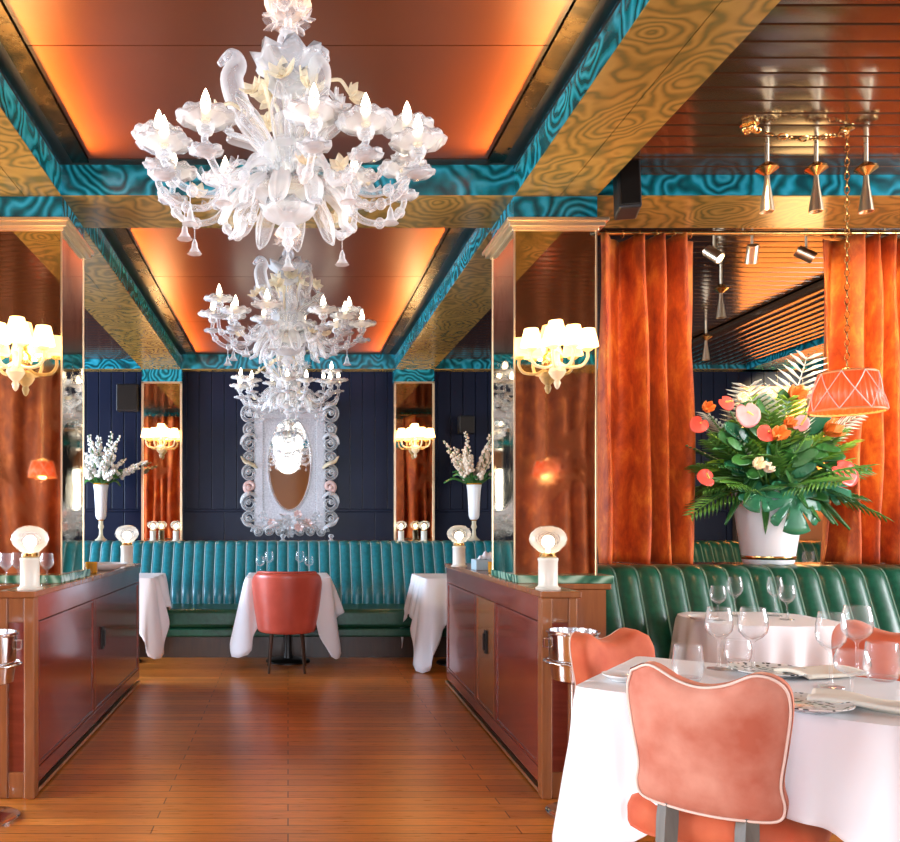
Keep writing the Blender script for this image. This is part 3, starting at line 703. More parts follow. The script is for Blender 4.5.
# ================================================================== TALL VASES OF WHITE FLOWERS ON THE FAR LEDGE
def spike_vase(loc, label, petals, spread, seed):
    rd = random.Random(seed); root = thing('flower_vase', label, 'vase of flowers', loc)
    b = MB(); b.lathe([(.062,0),(.066,.01),(.04,.03),(.022,.06),(.018,.12),(.032,.15),(.022,.18),(.024,.24)], 24); b.build('vase_foot', M['murano_gold'], root)
    b = MB(); b.lathe([(.022,.22),(.045,.24),(.055,.27),(.060,.40),(.068,.54),(.078,.60)], 28, None, lambda k, th: (1+.03*sin(10*th), 0), cap1=False); b.build('vase', M['ceramic'], root, thick=.004)
    b = MB(); b.lathe([(.078,.60),(.084,.605),(.082,.615),(.072,.61)], 28, cap0=False, cap1=False); b.lathe([(.026,.215),(.034,.225),(.026,.235)], 20); b.build('rim_band', M['amber'], root)
    for i in range(22):
        a = 2*pi*i/22+rd.uniform(-.2,.2); ln = rd.uniform(.30,.62); tl = rd.uniform(.12,1.25)*spread
        d = Vector((cos(a)*sin(tl), sin(a)*sin(tl)*.7, cos(tl))); p0 = Vector((.03*cos(a), .03*sin(a), .57)); pts = spline([p0, p0+d*ln*.5+Vector((0,0,.03)), p0+d*ln], 5)
        b = MB(); b.tube(pts, .004, 4)
        st = b.build('flower_stem', M['stem'], root)
        b = MB(); n = rd.randint(26, 40)
        for k in range(n):
            t = .38+.62*k/n; q = pts[min(int(t*(len(pts)-1)), len(pts)-1)]; r = .030*(1.15-t*.75)
            aa = rd.uniform(0, 6.28); o = Vector((cos(aa), sin(aa), rd.uniform(-.5,.5)))*r*1.25
            q = p0.lerp(p0+d*ln, t)+Vector((0,0,.03*sin(pi*t))) + o
            b.ball(q, r*.80*rd.uniform(.8,1.25), 5, 4)
        b.build('blossom', petals, st, smooth=180)
    for i in range(18):
        a = 2*pi*i/18+rd.random(); l = rd.uniform(.14,.30); t = rd.uniform(.7,1.5); d = Vector((cos(a)*sin(t), sin(a)*sin(t)*.7, cos(t)))
        p0 = Vector((.05*cos(a), .05*sin(a), .60)); glass_leaf([p0, p0+d*l*.6+Vector((0,0,.03)), p0+d*l-Vector((0,0,.03))], .024, k=4).build('leaf', M['leaf'], root, smooth=180, thick=.002)
spike_vase((X(101,8.58), 8.58, 1.07), 'tall glass vase with white flower spikes on the far ledge, left side', M['white_petal'], 1.0, 5)
spike_vase((X(474,8.58), 8.58, 1.07), 'tall glass vase with pale peach flower spikes on the far ledge, right side', M['peach_petal'], .95, 8)
# ================================================================== THE BIG TROPICAL PLANTER
def planter():
    rd = random.Random(12); cx, cy, cz = X(768,4.75), 4.75, 1.012
    root = thing('potted_arrangement', 'large tropical arrangement of palms and coral flowers in a tapered white pot', 'flower arrangement', (cx, cy, cz))
    b = MB(); b.lathe([(.128,0),(.135,.012),(.138,.03),(.165,.22),(.192,.43),(.196,.44),(.186,.44),(.18,.40)], 40); b.build('pot', M['ceramic'], root)
    b = MB(); b.lathe([(.1395,.030),(.1425,.048),(.1415,.05)], 40, cap0=False, cap1=False); b.build('pot_band', M['brass'], root, thick=.004)
    b = MB(); b.lathe([(.0005,.415),(.178,.41)], 24, cap1=False); b.build('soil', M['dark_wood'], root)
    def frond(name, p0, d, ln, droop, m, nl=20, w=.20, lw=.011, roll=0):
        d = Vector(d).normalized(); P = []
        for k in range(9):
            t = k/8; P.append(Vector(p0)+d*ln*t+Vector((0,0,-droop*t*t)))
        b = MB(); b.tube(P, [.006*(1-.8*k/8) for k in range(9)], 5)
        side = d.cross(Vector((0,0,1))); side = Vector((1,0,0)) if side.length < .1 else side.normalized()
        side = (Matrix.Rotation(roll, 3, d) @ side)
        for k in range(nl):
            t = .18+.80*k/(nl-1); i = min(int(t*8), 7); q = P[i].lerp(P[i+1], t*8-i); tg = (P[i+1]-P[i]).normalized()
            L = w*sin(pi*(.20+.68*t))*rd.uniform(.9,1.08)
            for s in (-1, 1):
                dr = (side*s*.80+tg*.62).normalized(); nr = dr.cross(tg).normalized()*lw; e = q+dr*L+Vector((0,0,-.18*L)); mm = q.lerp(e, .45)+Vector((0,0,.03*L)); up = Vector((0,0,.003))
                a0 = len(b.v); wv = tg*lw
                b.v += [tuple(q-wv*.3), tuple(q+wv*.3), tuple(mm+wv), tuple(mm+up*2), tuple(mm-wv), tuple(e)]
                b.f += [(a0,a0+1,a0+2,a0+3),(a0,a0+3,a0+4),(a0+3,a0+2,a0+5),(a0+4,a0+3,a0+5)]
        return b.build(name, m, root, smooth=60, thick=.0015)
    c0 = (0,0,.42)
    for (d, ln, dr, w) in (((-.30,-.25,1),.80,.14,.24),((.10,-.28,1),.86,.06,.27),((.34,-.2,1),.84,.12,.25),((-.62,-.2,.85),.74,.14,.22),((.55,-.3,.85),.74,.16,.22)):
        frond('palm_frond', c0, d, ln, dr, M['palm_pale'], 17, w, .011, rd.uniform(-.4,.4))
    for (d, ln, dr) in (((-.8,-.3,.95),.62,.14),((-.55,-.35,1.0),.60,.10),((-1,-.2,.6),.56,.12),((.85,-.3,.9),.62,.14),((1,-.2,.55),.58,.14),((.5,-.35,1),.58,.1)): frond('palm_frond', c0, d, ln, dr, M['leaf_lime'] if d[0] in (-.8,.85,-.55) else M['palm'], 16, .18, .013, rd.uniform(-.5,.5))
    for i in range(15):
        a = pi+pi*(i+.5)/15+rd.uniform(-.1,.1); up = rd.uniform(.5,1.5); frond('palm_frond', (0,-.05,.42), (cos(a), .5*sin(a), up), rd.uniform(.44,.62), rd.uniform(.04,.16), M['palm'] if i % 3 else M['leaf_lime'], 15, .17, .014, rd.uniform(-.7,.7))
    for i in range(22):
        a = 2*pi*i/22+.2; up = rd.uniform(.15,.85); frond('palm_frond', c0, (cos(a), .55*sin(a)-.12, up), rd.uniform(.46,.60), rd.uniform(.08,.26), M['palm'] if i % 3 else M['leaf'], 16, .16, .012, rd.uniform(-.5,.5))
    def blade(p, ax, tip, r, outline, m, name, cup=.12, par=root):
        """leaf on a plane: ax = direction of the leaf, tip = facing normal"""
        ax = Vector(ax).normalized(); nr = Vector(tip).normalized(); sd = ax.cross(nr).normalized(); nr = sd.cross(ax).normalized()
        b = MB(); n = len(outline); c = Vector(p); R0 = 5
        for j in range(1, R0+1):
            t = j/R0
            for (u, v) in outline:
                u2, v2 = u*t*r, v*t*r; b.v.append(tuple(c+sd*u2+ax*v2+nr*(-cup*r*(u*t)**2-.10*r*(v*t)**2+.015*r*cos(v*t*14))))
        b.v.append(tuple(c)); q = len(b.v)-1
        for i in range(n):
            k = (i+1) % n; b.f.append((q, i, k))
            for j in range(R0-1): b.f.append((j*n+i, (j+1)*n+i, (j+1)*n+k, j*n+k))
        return b.build(name, m, par, smooth=60, thick=.002)
    def heart(split=False, n=72):
        o = []
        for i in range(n):
            t = 2*pi*i/n; r = .62+.38*abs(cos(t/2))**1.6*1.0
            if abs(t-pi) < .5: r *= .45+.55*(abs(t-pi)/.5)**.7
            if split and .5 < t < 2*pi-.5 and abs(t-pi) > .6: r *= (1.0 if (i % 6) not in (0,) else .42)
            if split and (i % 6) in (1, 5) and .5 < t < 2*pi-.5: r *= .93
            o.append((r*.92*sin(t), r*cos(t)))
        return o
    # the big monstera leaf hanging over the front of the pot, and others behind
    for (p, ax, nm, r) in (((-.01,-.25,.38),(.02,-.25,-1),(0,-1,.25),.205),((-.18,-.22,.42),(-.55,-.3,-.8),(-.1,-1,.4),.13),((.24,-.16,.46),(.75,-.3,-.45),(.1,-1,.5),.14),((-.10,-.20,.60),(-.3,-.4,.4),(0,-1,.6),.12)):
        blade(p, ax, nm, r, heart(True), M['leaf_blue'], 'monstera_leaf')
    for i in range(14):
        a = rd.uniform(0, 6.28); rr = rd.uniform(.10,.40); z = .42+rd.uniform(-.06,.40)*(1-rr); p = (rr*cos(a), -.06+.5*rr*sin(a)-.08, z); o = (cos(a), .3*sin(a)-.25, rd.uniform(-.5,.6))
        blade(p, o, (o[0]*.3, -1, .6), rd.uniform(.07,.10), [(u*.55, v) for u, v in heart()], M['leaf_lime'] if i in (3,) else M['leaf'], 'leaf')
    for i in range(34):
        a = rd.uniform(0, 6.28); rr = .36*sqrt(rd.random()); zz = rd.uniform(-.18, .42); k = sqrt(max(.05, 1-(zz/.5)**2)); p = (rr*cos(a)*k, -.14-.10*rd.random(), .60+zz*.8)
        blade(p, (cos(a)+.3*rd.uniform(-1,1), -.3, .3+zz), (cos(a)*.5, -1, .5), rd.uniform(.07,.11), [(u*.5, v) for u, v in heart()], M['leaf'] if i % 4 else M['leaf_blue'], 'leaf')
    blade((-.13,-.12,.86), (-.1,-.1,1), (0,-1,.3), .13, [(u*.8, v) for u, v in heart()], M['leaf_lime'], 'leaf')
    for i in range(30):                                             # dark filler stems and leaves down the sides
        a = 2*pi*i/30; l = rd.uniform(.26,.46); e = Vector((cos(a)*l*1.08, .6*sin(a)*l-.1, .40+rd.uniform(-.22,.30)))
        glass_leaf([(0.05*cos(a),.03*sin(a)-.05,.42), e*.55+Vector((0,0,.30)), e], .026, k=4).build('leaf', M['leaf'], root, smooth=180, thick=.002)
    def spathe(px, py, dy, r, m, ax, sp=True):
        r *= .82; dy -= .06
        p = (X(px,4.75+dy)-cx, dy, Z(py,4.75+dy)-cz); o = blade(p, ax, (ax[0]*.2, -1, .35), r, heart(), m, 'anthurium', -.15)
        q = Vector(p); MB().tube([q+Vector((0,-.01,0)), q+Vector(ax).normalized()*r*.5+Vector((0,-.04,.02))], [.006,.004], 7).build('spadix', M['spadix'], o)
        MB().tube(spline([q, q*.5+Vector((0,0,.25)), Vector((0,0,.42))], 5), .005, 5).build('stem', M['stem'], o)
    spathe(843,471,-.22,.12,M['coral'],(.7,-.2,-.75)); spathe(708,478,-.24,.08,M['coral'],(-1,-.2,.1)); spathe(700,423,-.12,.08,M['coral'],(-.6,-.2,-.7)); spathe(747,412,-.22,.11,M['pink'],(.15,-.2,-1)); spathe(768,432,-.26,.08,M['coral'],(-.6,-.2,-.5)); spathe(725,402,-.14,.07,M['coral'],(.5,-.2,-.6)); spathe(816,398,-.08,.10,M['pink'],(.5,-.2,.7)); spathe(800,425,-.24,.07,M['pink'],(.3,-.2,.8))
    def lily(px, py, dy, r, m, sx=0):
        r *= .85; dy -= .06
        p = Vector((X(px,4.75+dy)-cx, dy, Z(py,4.75+dy)-cz)); b = MB()
        bloom(b, p, r, 6, R(sx) @ R(1.15, 'X'), .75, seed=int(px)); o = b.build('lily', m, root, smooth=180, thick=.0015)
        MB().tube(spline([p, p*.6+Vector((0,0,.16)), Vector((0,0,.42))], 5), .004, 5).build('stem', M['stem'], o)
    lily(793,398,-.16,.10,M['orange_petal']); lily(826,432,-.18,.11,M['orange_petal'],.6); lily(778,437,-.27,.09,M['orange_petal'],-.3); lily(756,466,-.32,.07,M['cream_petal']); lily(765,470,-.32,.06,M['peach_petal'],.5); lily(786,425,-.25,.07,M['orange_petal'],.3); lily(740,400,-.2,.06,M['cream_petal']); lily(808,404,-.1,.07,M['cream_petal'],.4); lily(706,410,-.1,.07,M['orange_petal'])
planter()
# ================================================================== TABLES AND CLOTHS
def dining_table(loc, rz, hx, hy, label, zt=.755, base=(0,0)):
    root = thing('dining_table', label, 'table', loc, rz)
    MB().box(-hx+.012, hx-.012, -hy+.012, hy-.012, zt-.035, zt-.006).build('tabletop', M['dark_wood'], root, smooth=0, bevel=.006)
    bx, by = base
    b = MB(); b.lathe([(.045,.03),(.04,.06),(.032,.12),(.032,zt-.08),(.05,zt-.05),(.12,zt-.036)], 20, T(bx,by,0)); b.build('pedestal', M['black_metal'], root)
    b = MB(); b.lathe([(.20,0),(.20,.012),(.19,.02),(.05,.034)], 32, T(bx,by,0)); b.build('foot', M['black_metal'], root)
    return root
def tablecloth(loc, rz, hx, hy, label, zt=.755, drop=.40, cut=(), rc=.03, seed=0, flare=.05, corner=.34, round_=False):
    rd = random.Random(seed); N = 200; P = []
    # walk round a rounded rectangle
    segs = []; ax, ay = hx-rc, hy-rc
    for (cx, cy, a0) in ((ax,ay,0),(-ax,ay,pi/2),(-ax,-ay,pi),(ax,-ay,3*pi/2)):
        for k in range(9): a = a0+k/8*pi/2; segs.append((Vector((cx+rc*cos(a), cy+rc*sin(a))), Vector((cos(a), sin(a)))))
    segs.append(segs[0]); L = [0]
    for i in range(1, len(segs)): L.append(L[-1]+(segs[i][0]-segs[i-1][0]).length)
    per = L[-1]; i = 0
    for k in range(N):
        s = per*k/N
        while L[i+1] < s: i += 1
        q = (s-L[i])/max(1e-9, L[i+1]-L[i]); p = segs[i][0].lerp(segs[i+1][0], q); n = segs[i][1].lerp(segs[i+1][1], q).normalized(); P.append((p, n, s))
    cor = [Vector((hx,hy)), Vector((-hx,hy)), Vector((-hx,-hy)), Vector((hx,-hy))]
    ph = [rd.uniform(0,6.28) for _ in range(6)]
    rings = [.0, .25, .5, .75, .93, 1.0]; b = MB()
    rows = []
    for t in rings[1:]: rows.append([(p.x*t, p.y*t, zt+.0012*sin(p.x*30*t+ph[0])*sin(p.y*26*t)) for p, n, s in P])
    K = 14
    for j in range(1, K+1):
        t = j/K; row = []
        for p, n, s in P:
            c = max(math.exp(-((p-q).length/.115)**1.5) for q in cor) if not round_ else 0
            l = drop*(1+corner*c); fl = flare*t*(.6+.8*c)
            for (x, y, w, lz, out) in cut:
                g = math.exp(-(((p.x-x)**2+(p.y-y)**2)/(w*w))**2); l = l*(1-g)+lz*g; fl += out*g*t
            a = s/per*2*pi
            f = t**.8*(.012*sin(a*9+ph[1])+.010*sin(a*17+ph[2]+t)+.008*sin(a*5+ph[3]))*(1+1.2*(1-c)*flare/.05)
            side = .05*c*t*sin(a*26+ph[4])
            edge = .006*(1-math.exp(-t*40))
            tang = Vector((-n.y, n.x))
            o = p+n*(fl+f+edge)+tang*side*.5
            row.append((o.x, o.y, zt-.002-l*t*(1+.02*sin(a*11+ph[5]))))
        rows.append(row)
    b.v.append((0,0,zt))
    for r in rows: b.v += r
    for k in range(N): b.f.append((0, 1+k, 1+(k+1) % N))
    for j in range(len(rows)-1):
        for k in range(N): q = (k+1) % N; b.f.append((1+j*N+k, 1+(j+1)*N+k, 1+(j+1)*N+q, 1+j*N+q))
    o = b.build('tablecloth', M['cloth'], smooth=70, thick=.0025, off=-1); o.location = loc; o.rotation_euler = (0,0,rz)
    return tag(o, label, 'tablecloth')
# foreground table, turned toward the right; A = left corner, B = near corner
d2 = Vector((.788,-.616,0)); d1 = Vector((.616,.788,0)); Bc = Vector((1.50,1.945,0)); HX, HY = .40, .36
ctr = Bc-d2*HX+d1*HY; RT = math.atan2(d2.y, d2.x)
dining_table(ctr, RT, HX, HY, 'square dining table under the white cloth in the right foreground')
tablecloth(ctr, RT, HX, HY, 'white linen cloth draped over the foreground table on the right', drop=.44, seed=2, flare=.055,
           cut=((.09,-HY,.27,.25,.0),(-HX,.12,.16,.265,.01),(HX,.10,.16,.265,.01)))
t2 = Vector((X(757,4.02), 4.02, 0))
dining_table(t2, 0, .29, .24, 'small dining table standing against the dark green banquette', zt=.775, base=(0,-.20))
tablecloth(t2, 0, .325, .31, 'white cloth on the small table in front of the dark green banquette', zt=.775, drop=.40, seed=4, flare=.03, rc=.2, corner=.1, cut=((0,.31,.42,.28,0),))
dining_table((.0,7.28,0), 0, .36, .36, 'dining table under white cloth in front of the far banquette, behind the red chair', zt=.785)
tablecloth((.0,7.28,0), 0, .37, .36, 'white cloth on the far middle table, its corners hanging beside the red chair', zt=.785, drop=.29, seed=5, flare=.08, corner=1.4, cut=((0,-.36,.2,.30,.0),(0,.36,.3,.28,0)))
dining_table((-1.53,7.24,0), 0, .36, .36, 'dining table by the far banquette, half hidden by the left cabinet', zt=.785)
tablecloth((-1.53,7.24,0), 0, .37, .36, 'white cloth on the far left table, one corner hanging past the left cabinet', zt=.785, drop=.29, seed=6, flare=.08, corner=1.4, cut=((0,.36,.3,.28,0),))
dining_table((1.53,7.16,0), 0, .36, .36, 'dining table by the far banquette, half hidden by the right cabinet', zt=.785)
tablecloth((1.53,7.16,0), 0, .37, .36, 'white cloth on the far right table, one corner hanging past the right cabinet', zt=.785, drop=.33, seed=9, flare=.08, corner=1.4, cut=((0,.36,.3,.28,0),))
# ================================================================== CHAIRS
OUT = spline([(-.185,.36,0),(-.13,.383,0),(-.06,.352,0),(.0,.340,0),(.06,.352,0),(.13,.383,0),(.185,.36,0),(.200,.30,0),(.188,.19,0),(.176,.10,0),(.184,.04,0),(.165,.004,0),(.08,-.004,0),(0,-.006,0),(-.08,-.004,0),(-.165,.004,0),(-.184,.04,0),(-.176,.10,0),(-.188,.19,0),(-.200,.30,0),(-.185,.36,0)], 5)[:-1]
def velvet_chair(label, loc, rz, sc=1, wx=1):
    root = thing('dining_chair', label, 'chair', loc, rz, 'velvet dining chairs'); root.scale = (sc*wx, sc, sc)
    zb = .495; cz = .19
    def warp(x, z, y): return (x*1.03, y + 1.15*x*x - .16*(z-.10), z+zb)      # wings curve forward, back leans away
    N = len(OUT); ts = [.2,.4,.6,.75,.86,.94,.985,1.0]
    b = MB(); m = len(ts)
    for side in (1,):
        for t in ts:
            th = .030 + .042*sqrt(max(0, 1-t**7))
            for p in OUT: b.v.append(warp(p.x*t, cz+(p.y-cz)*t, side*th))
    for t in (1.004, 1.012):                                       # the padded rim wraps round to the back
        for p in OUT: b.v.append(warp(p.x*t, cz+(p.y-cz)*t, .0 if t < 1.01 else -.018))
    c1 = len(b.v); b.v.append(warp(0, cz, .072))
    for i in range(N):
        j = (i+1) % N; b.f.append((c1, j, i))
        for k in range(m+1): b.f.append((k*N+j, (k+1)*N+j, (k+1)*N+i, k*N+i))
    b.build('backrest', M['velvet_orange'], root, smooth=180)
    b = MB()
    for t in ts:
        th = .038*sqrt(max(0, 1-t**7))
        for p in OUT: b.v.append(warp(p.x*t*1.006, cz+(p.y-cz)*t*1.006, -th-.004*(t < 1)-.012*(t == 1)))
    c0 = len(b.v); b.v.append(warp(0, cz, -.042))
    for i in range(N):
        j = (i+1) % N; b.f.append((c0, i, j))
        for k in range(m-1): b.f.append((k*N+i, (k+1)*N+i, (k+1)*N+j, k*N+j))
    o = b.build('back_panel', M['velvet'], root, smooth=180); o['label'] = 'paler salmon velvet back panel'
    b = MB(); ring = [Vector(warp(p.x*.985, cz+(p.y-cz)*.985, -.0235)) for p in OUT]; b.tube(ring+[ring[0], ring[1]], .0038, 6, cap=False); b.build('piping', M['welt'], root, smooth=180)
    b = MB(); S = spline([(-.235,.10,0),(-.268,.28,0),(-.25,.45,0),(-.14,.52,0),(0,.535,0),(.14,.52,0),(.25,.45,0),(.268,.28,0),(.235,.10,0),(.16,.045,0),(0,.035,0),(-.16,.045,0),(-.245,.10,0)], 6)[:-1]; n = len(S)
    rows = [(.30,.497),(.6,.495),(.85,.486),(.96,.465),(1.0,.44),(.995,.40),(.97,.385)]
    cx, cy = 0, .28
    b.v.append((cx,cy,.494))
    for t, z in rows:
        for p in S: b.v.append((cx+(p.x-cx)*t, cy+(p.y-cy)*t, z))
    for i in range(n):
        j = (i+1) % n; b.f.append((0, 1+i, 1+j))
        for k in range(len(rows)-1): b.f.append((1+k*n+i, 1+(k+1)*n+i, 1+(k+1)*n+j, 1+k*n+j))
    b.f.append(tuple(1+(len(rows)-1)*n+i for i in range(n)))
    b.build('seat', M['velvet_orange'], root, smooth=180)
    for s in (-1, 1):
        b = MB(); b.tube([(s*.10,-.095,0),(s*.10,-.03,.25),(s*.10,.012,.46),(s*.10,.024,.500)], [.016,.021,.024,.022], 4); b.v = [(s*.10+(x-s*.10)*1.25, y, z) for x, y, z in b.v]; b.build('leg', M['grey_wood'], root, smooth=30)
        b = MB(); b.tube([(s*.20,.47,0),(s*.19,.44,.39)], [.013,.022], 8); b.build('leg', M['grey_wood'], root, smooth=60)
    return root
mid = ctr-d1*HY+d2*.0
velvet_chair('coral velvet chair with pale piping, its back filling the right foreground', mid-d1*.14-d2*.012, RT, 1.0, .94)
velvet_chair('coral velvet chair at the left corner of the foreground table, facing the viewer', (X(609,3.14), 3.14, 0), radians(-154), .945)
velvet_chair('coral velvet chair at the far right of the foreground table, cut by the frame', (X(895,3.12), 3.12, 0), radians(138), .98)
def tub_chair(label, loc, rz):
    root = thing('tub_chair', label, 'chair', loc, rz)
    b = MB(); nu, nv = 36, 12
    def fn(u, v):
        a = radians(-118+236*u); w = abs(2*u-1); r = .255+.045*v-.02*(1-v)**3
        top = .845-.012*w*w-.17*max(0, w-.52)**1.5*4; z = .335+(top-.335)*v
        return (r*1.03*sin(a), .27-r*1.0*cos(a), z)
    b.grid(fn, nu, nv); b.build('shell', M['velvet_red'], root, smooth=180, thick=.045, off=1, sub=1)
    b = MB(); b.tube([fn(u/40, 1)[:2]+(fn(u/40, 1)[2]+.004,) for u in range(41)], .010, 6); b.build('piping', M['velvet_red'], root, smooth=180)
    b = MB(); b.lathe([(.235,.335),(.24,.36),(.24,.44),(.22,.465),(.0005,.475)], 32, T(0,.27,0)); b.build('seat', M['velvet_red'], root)
    for (x, y) in ((-.155,.08),(.155,.08),(-.17,.44),(.17,.44)):
        k = 1.12; b = MB(); b.tube([(x*k,.27+(y-.27)*k,0),(x*.92,.27+(y-.27)*.92,.345)], [.011,.018], 8); b.build('leg', M['dark_wood'], root)
    return root
tub_chair('red tub chair with rounded back in the middle, pulled up to the far table', (-.01, 6.62, 0), 0).scale = (.86, .95, 1)
# ================================================================== TABLEWARE
def wine_glass(loc, label, group, h=.205, r=.040, hold=None):
    b = MB(); k = h/.205
    b.lathe([(r*.86,0),(r*.84,.003*k),(r*.25,.007*k),(.005,.014*k),(.004,.05*k),(.004,.092*k),(.010,.100*k),(r*.62,.112*k),(r*.92,.128*k),(r,.148*k),(r*.95,.175*k),(r*.80,.205*k),(r*.78,.205*k),(r*.93,.175*k),(r*.975,.148*k),(r*.89,.130*k),(r*.58,.115*k),(.0005,.104*k)], 28)
    o = b.build('wine_glass', M['glass'], smooth=50); o.location = loc; return tag(o, label, 'wine glass', group)
def tumbler(loc, label, group, h=.10, r=.042):
    b = MB(); b.lathe([(r*.6,0),(r*.85,.012),(r,.04),(r*.98,.06),(r*.86,h),(r*.83,h),(r*.95,.06),(r*.96,.04),(r*.8,.016),(.0005,.008)], 28)
    o = b.build('tumbler', M['glass'], smooth=50); o.location = loc; return tag(o, label, 'glass', group)
def onT(px, d, z=.757): return (X(px,d), d, z)
G = 'glasses on the foreground table'
tumbler(onT(688,2.50), 'stemless tumbler at the left of the foreground table, just above the chair back', G, .115, .046)
wine_glass(onT(719,2.72), 'wine glass standing right behind the stemless tumbler', G, .21, .044)
wine_glass(onT(753,2.66), 'wine glass with wide bowl left of the table centre, behind the patterned plate', G, .215, .046)
tumbler(onT(738,2.82), 'low water glass between the two left wine glasses', G, .085, .045)
wine_glass(onT(831,2.42), 'tall wine glass in the middle right of the foreground table', G, .225, .042)
wine_glass(onT(857,2.62), 'wine glass behind and right of the tall middle one', G, .225, .046)
tumbler(onT(882,2.52), 'large round tumbler at the right edge of the foreground table', G, .12, .05)
wine_glass(onT(852,2.24), 'short wine glass at the front right, beside the napkin', G, .14, .045)
G = 'glasses on the small banquette table'
for px, d, h, lab in ((718,3.93,.17,'leftmost wine glass on the small banquette table'),(735,4.12,.20,'second wine glass from the left on the small banquette table'),(775,4.12,.20,'third wine glass from the left on the small banquette table'),(787,3.96,.17,'rightmost wine glass on the small banquette table')):
    wine_glass(onT(px, d, .777), lab, G, h, .038)
G = 'glasses on the far middle table'
for px, d, h, lab in ((260,7.20,.17,'leftmost glass on the far middle table'),(269,7.42,.21,'second glass from the left on the far middle table'),(300,7.42,.21,'third glass from the left on the far middle table'),(309,7.20,.17,'rightmost glass on the far middle table')):
    wine_glass(onT(px, d, .787), lab, G, h, .042)
G = 'glasses seen beyond the planter'
dining_table((4.75,7.10,0), 0, .36, .33, 'dining table in the far right corner, glimpsed left of the planter', zt=.785)
tablecloth((4.75,7.10,0), 0, .37, .34, 'white cloth on the table glimpsed beyond the planter', zt=.785, drop=.40, seed=14, flare=.05, cut=((0,.34,.3,.28,0),))
for px, d, lab in ((705,7.0,'leftmost of the far glasses left of the planter'),(717,7.2,'second of the far glasses left of the planter'),(729,7.0,'third of the far glasses left of the planter'),(740,7.2,'far glass nearest the white pot')):
    wine_glass((4.75+(px-722)*.012, 7.1+(d-7.1), .787), lab, G, .22, .045)
G = 'glasses on the left cabinet'
for px, d, lab in ((6,4.0,'glass at the left frame edge on the left cabinet'),(18,4.08,'glass just left of the near left globe lamp'),(47,4.02,'glass just right of the near left globe lamp')):
    wine_glass((X(px,d), d, .944), lab, G, .16, .034)
def plate(loc, label, r=.125, rim=True):
    root = thing('plate', label, 'plate', loc, group='plates on the tables')
    MB().lathe([(r*.55,0),(r*.6,.004),(r*.78,.008),(r*.78,.011),(r*.58,.008),(.0005,.007)], 40).build('well', M['china'], root)
    MB().lathe([(r*.78,.008),(r,.018),(r,.021),(r*.78,.012)], 48).build('rim', M['china_rim'] if rim else M['china'], root)
plate(onT(768,2.62), 'white plate with dark patterned rim on the far side of the foreground table', .12)
plate(onT(803,2.14), 'white plate with dark patterned rim on the near side of the foreground table', .115)
plate(onT(622,2.52), 'small white plate at the left corner of the foreground table', .06, False)
plate(onT(703,3.93,.777), 'cream side plate on the left of the small banquette table', .07, False)
b = MB(); b.grid(lambda u, v: ((u-.5)*.26, (v-.5)*.15, .012+.010*sin(u*7)*sin(pi*v)+.006*sin(v*9+u*3)), 20, 12); o = b.build('napkin', M['napkin'], smooth=180, thick=.012); o.location = onT(868,2.16); o.rotation_euler = (0,0,-.7)
tag(o, 'folded cream napkin lying at the near right of the foreground table', 'napkin')
b = MB(); b.grid(lambda u, v: ((u-.5)*.24, (v-.5)*.13, .012+.012*sin(u*6+1)*sin(pi*v)), 20, 12); o = b.build('napkin', M['napkin'], smooth=180, thick=.012); o.location = onT(820,2.60); o.rotation_euler = (0,0,.3)
tag(o, 'cream napkin on the far side of the foreground table between the glasses', 'napkin')
# fork and knife beside the near plate
# ---- things on the cabinets
def dish(loc, label):
    b = MB(); b.lathe([(.06,0),(.07,.004),(.15,.03),(.165,.045),(.160,.047),(.145,.034),(.06,.009),(.0005,.008)], 36); o = b.build('bowl', M['china'], smooth=60); o.location = loc; return tag(o, label, 'dish')
dish((X(103,5.3), 5.3, .944), 'shallow pale dish on the left cabinet between its globe lamps')
def candle_glass(loc, label, h=.07):
    root = thing('candle_holder', label, 'candle holder', loc, group='amber candle glasses')
    MB().lathe([(.030,0),(.036,.006),(.038,h),(.035,h),(.033,.01),(.0005,.008)], 24).build('cup', M['amber'], root)
    MB().lathe([(.022,.010),(.022,.035),(.0005,.036)], 16).build('candle', M['cream_petal'], root)
candle_glass((X(62,4.42)-.06, 4.90, .944), 'amber candle glass on the left cabinet, nearer of two')
candle_glass((X(82,4.75), 4.98, .944), 'amber candle glass on the left cabinet, beside the pale dish')
candle_glass((X(494,5.0), 5.0, .944), 'amber candle glass on the right cabinet beside the pale box')
candle_glass((X(507,4.95), 4.90, .944), 'amber candle glass on the right cabinet nearest the mirrored column')
r = thing('napkin_box', 'pale blue box of folded napkins on the right cabinet behind the amber glass', 'box', (X(487,5.35), 5.35, .944))
MB().box(-.09,.09,-.07,.07,0,.07).build('box', mat('pale_blue_box', (.45,.62,.68), .4), r, smooth=0, bevel=.004)
b = MB(); b.grid(lambda u, v: ((u-.5)*.12, (v-.5)*.05, .07+.05*sin(pi*u)*sin(pi*v)+.01*sin(u*20)), 12, 6); b.build('napkin_stack', M['cloth'], r, smooth=180, thick=.004)
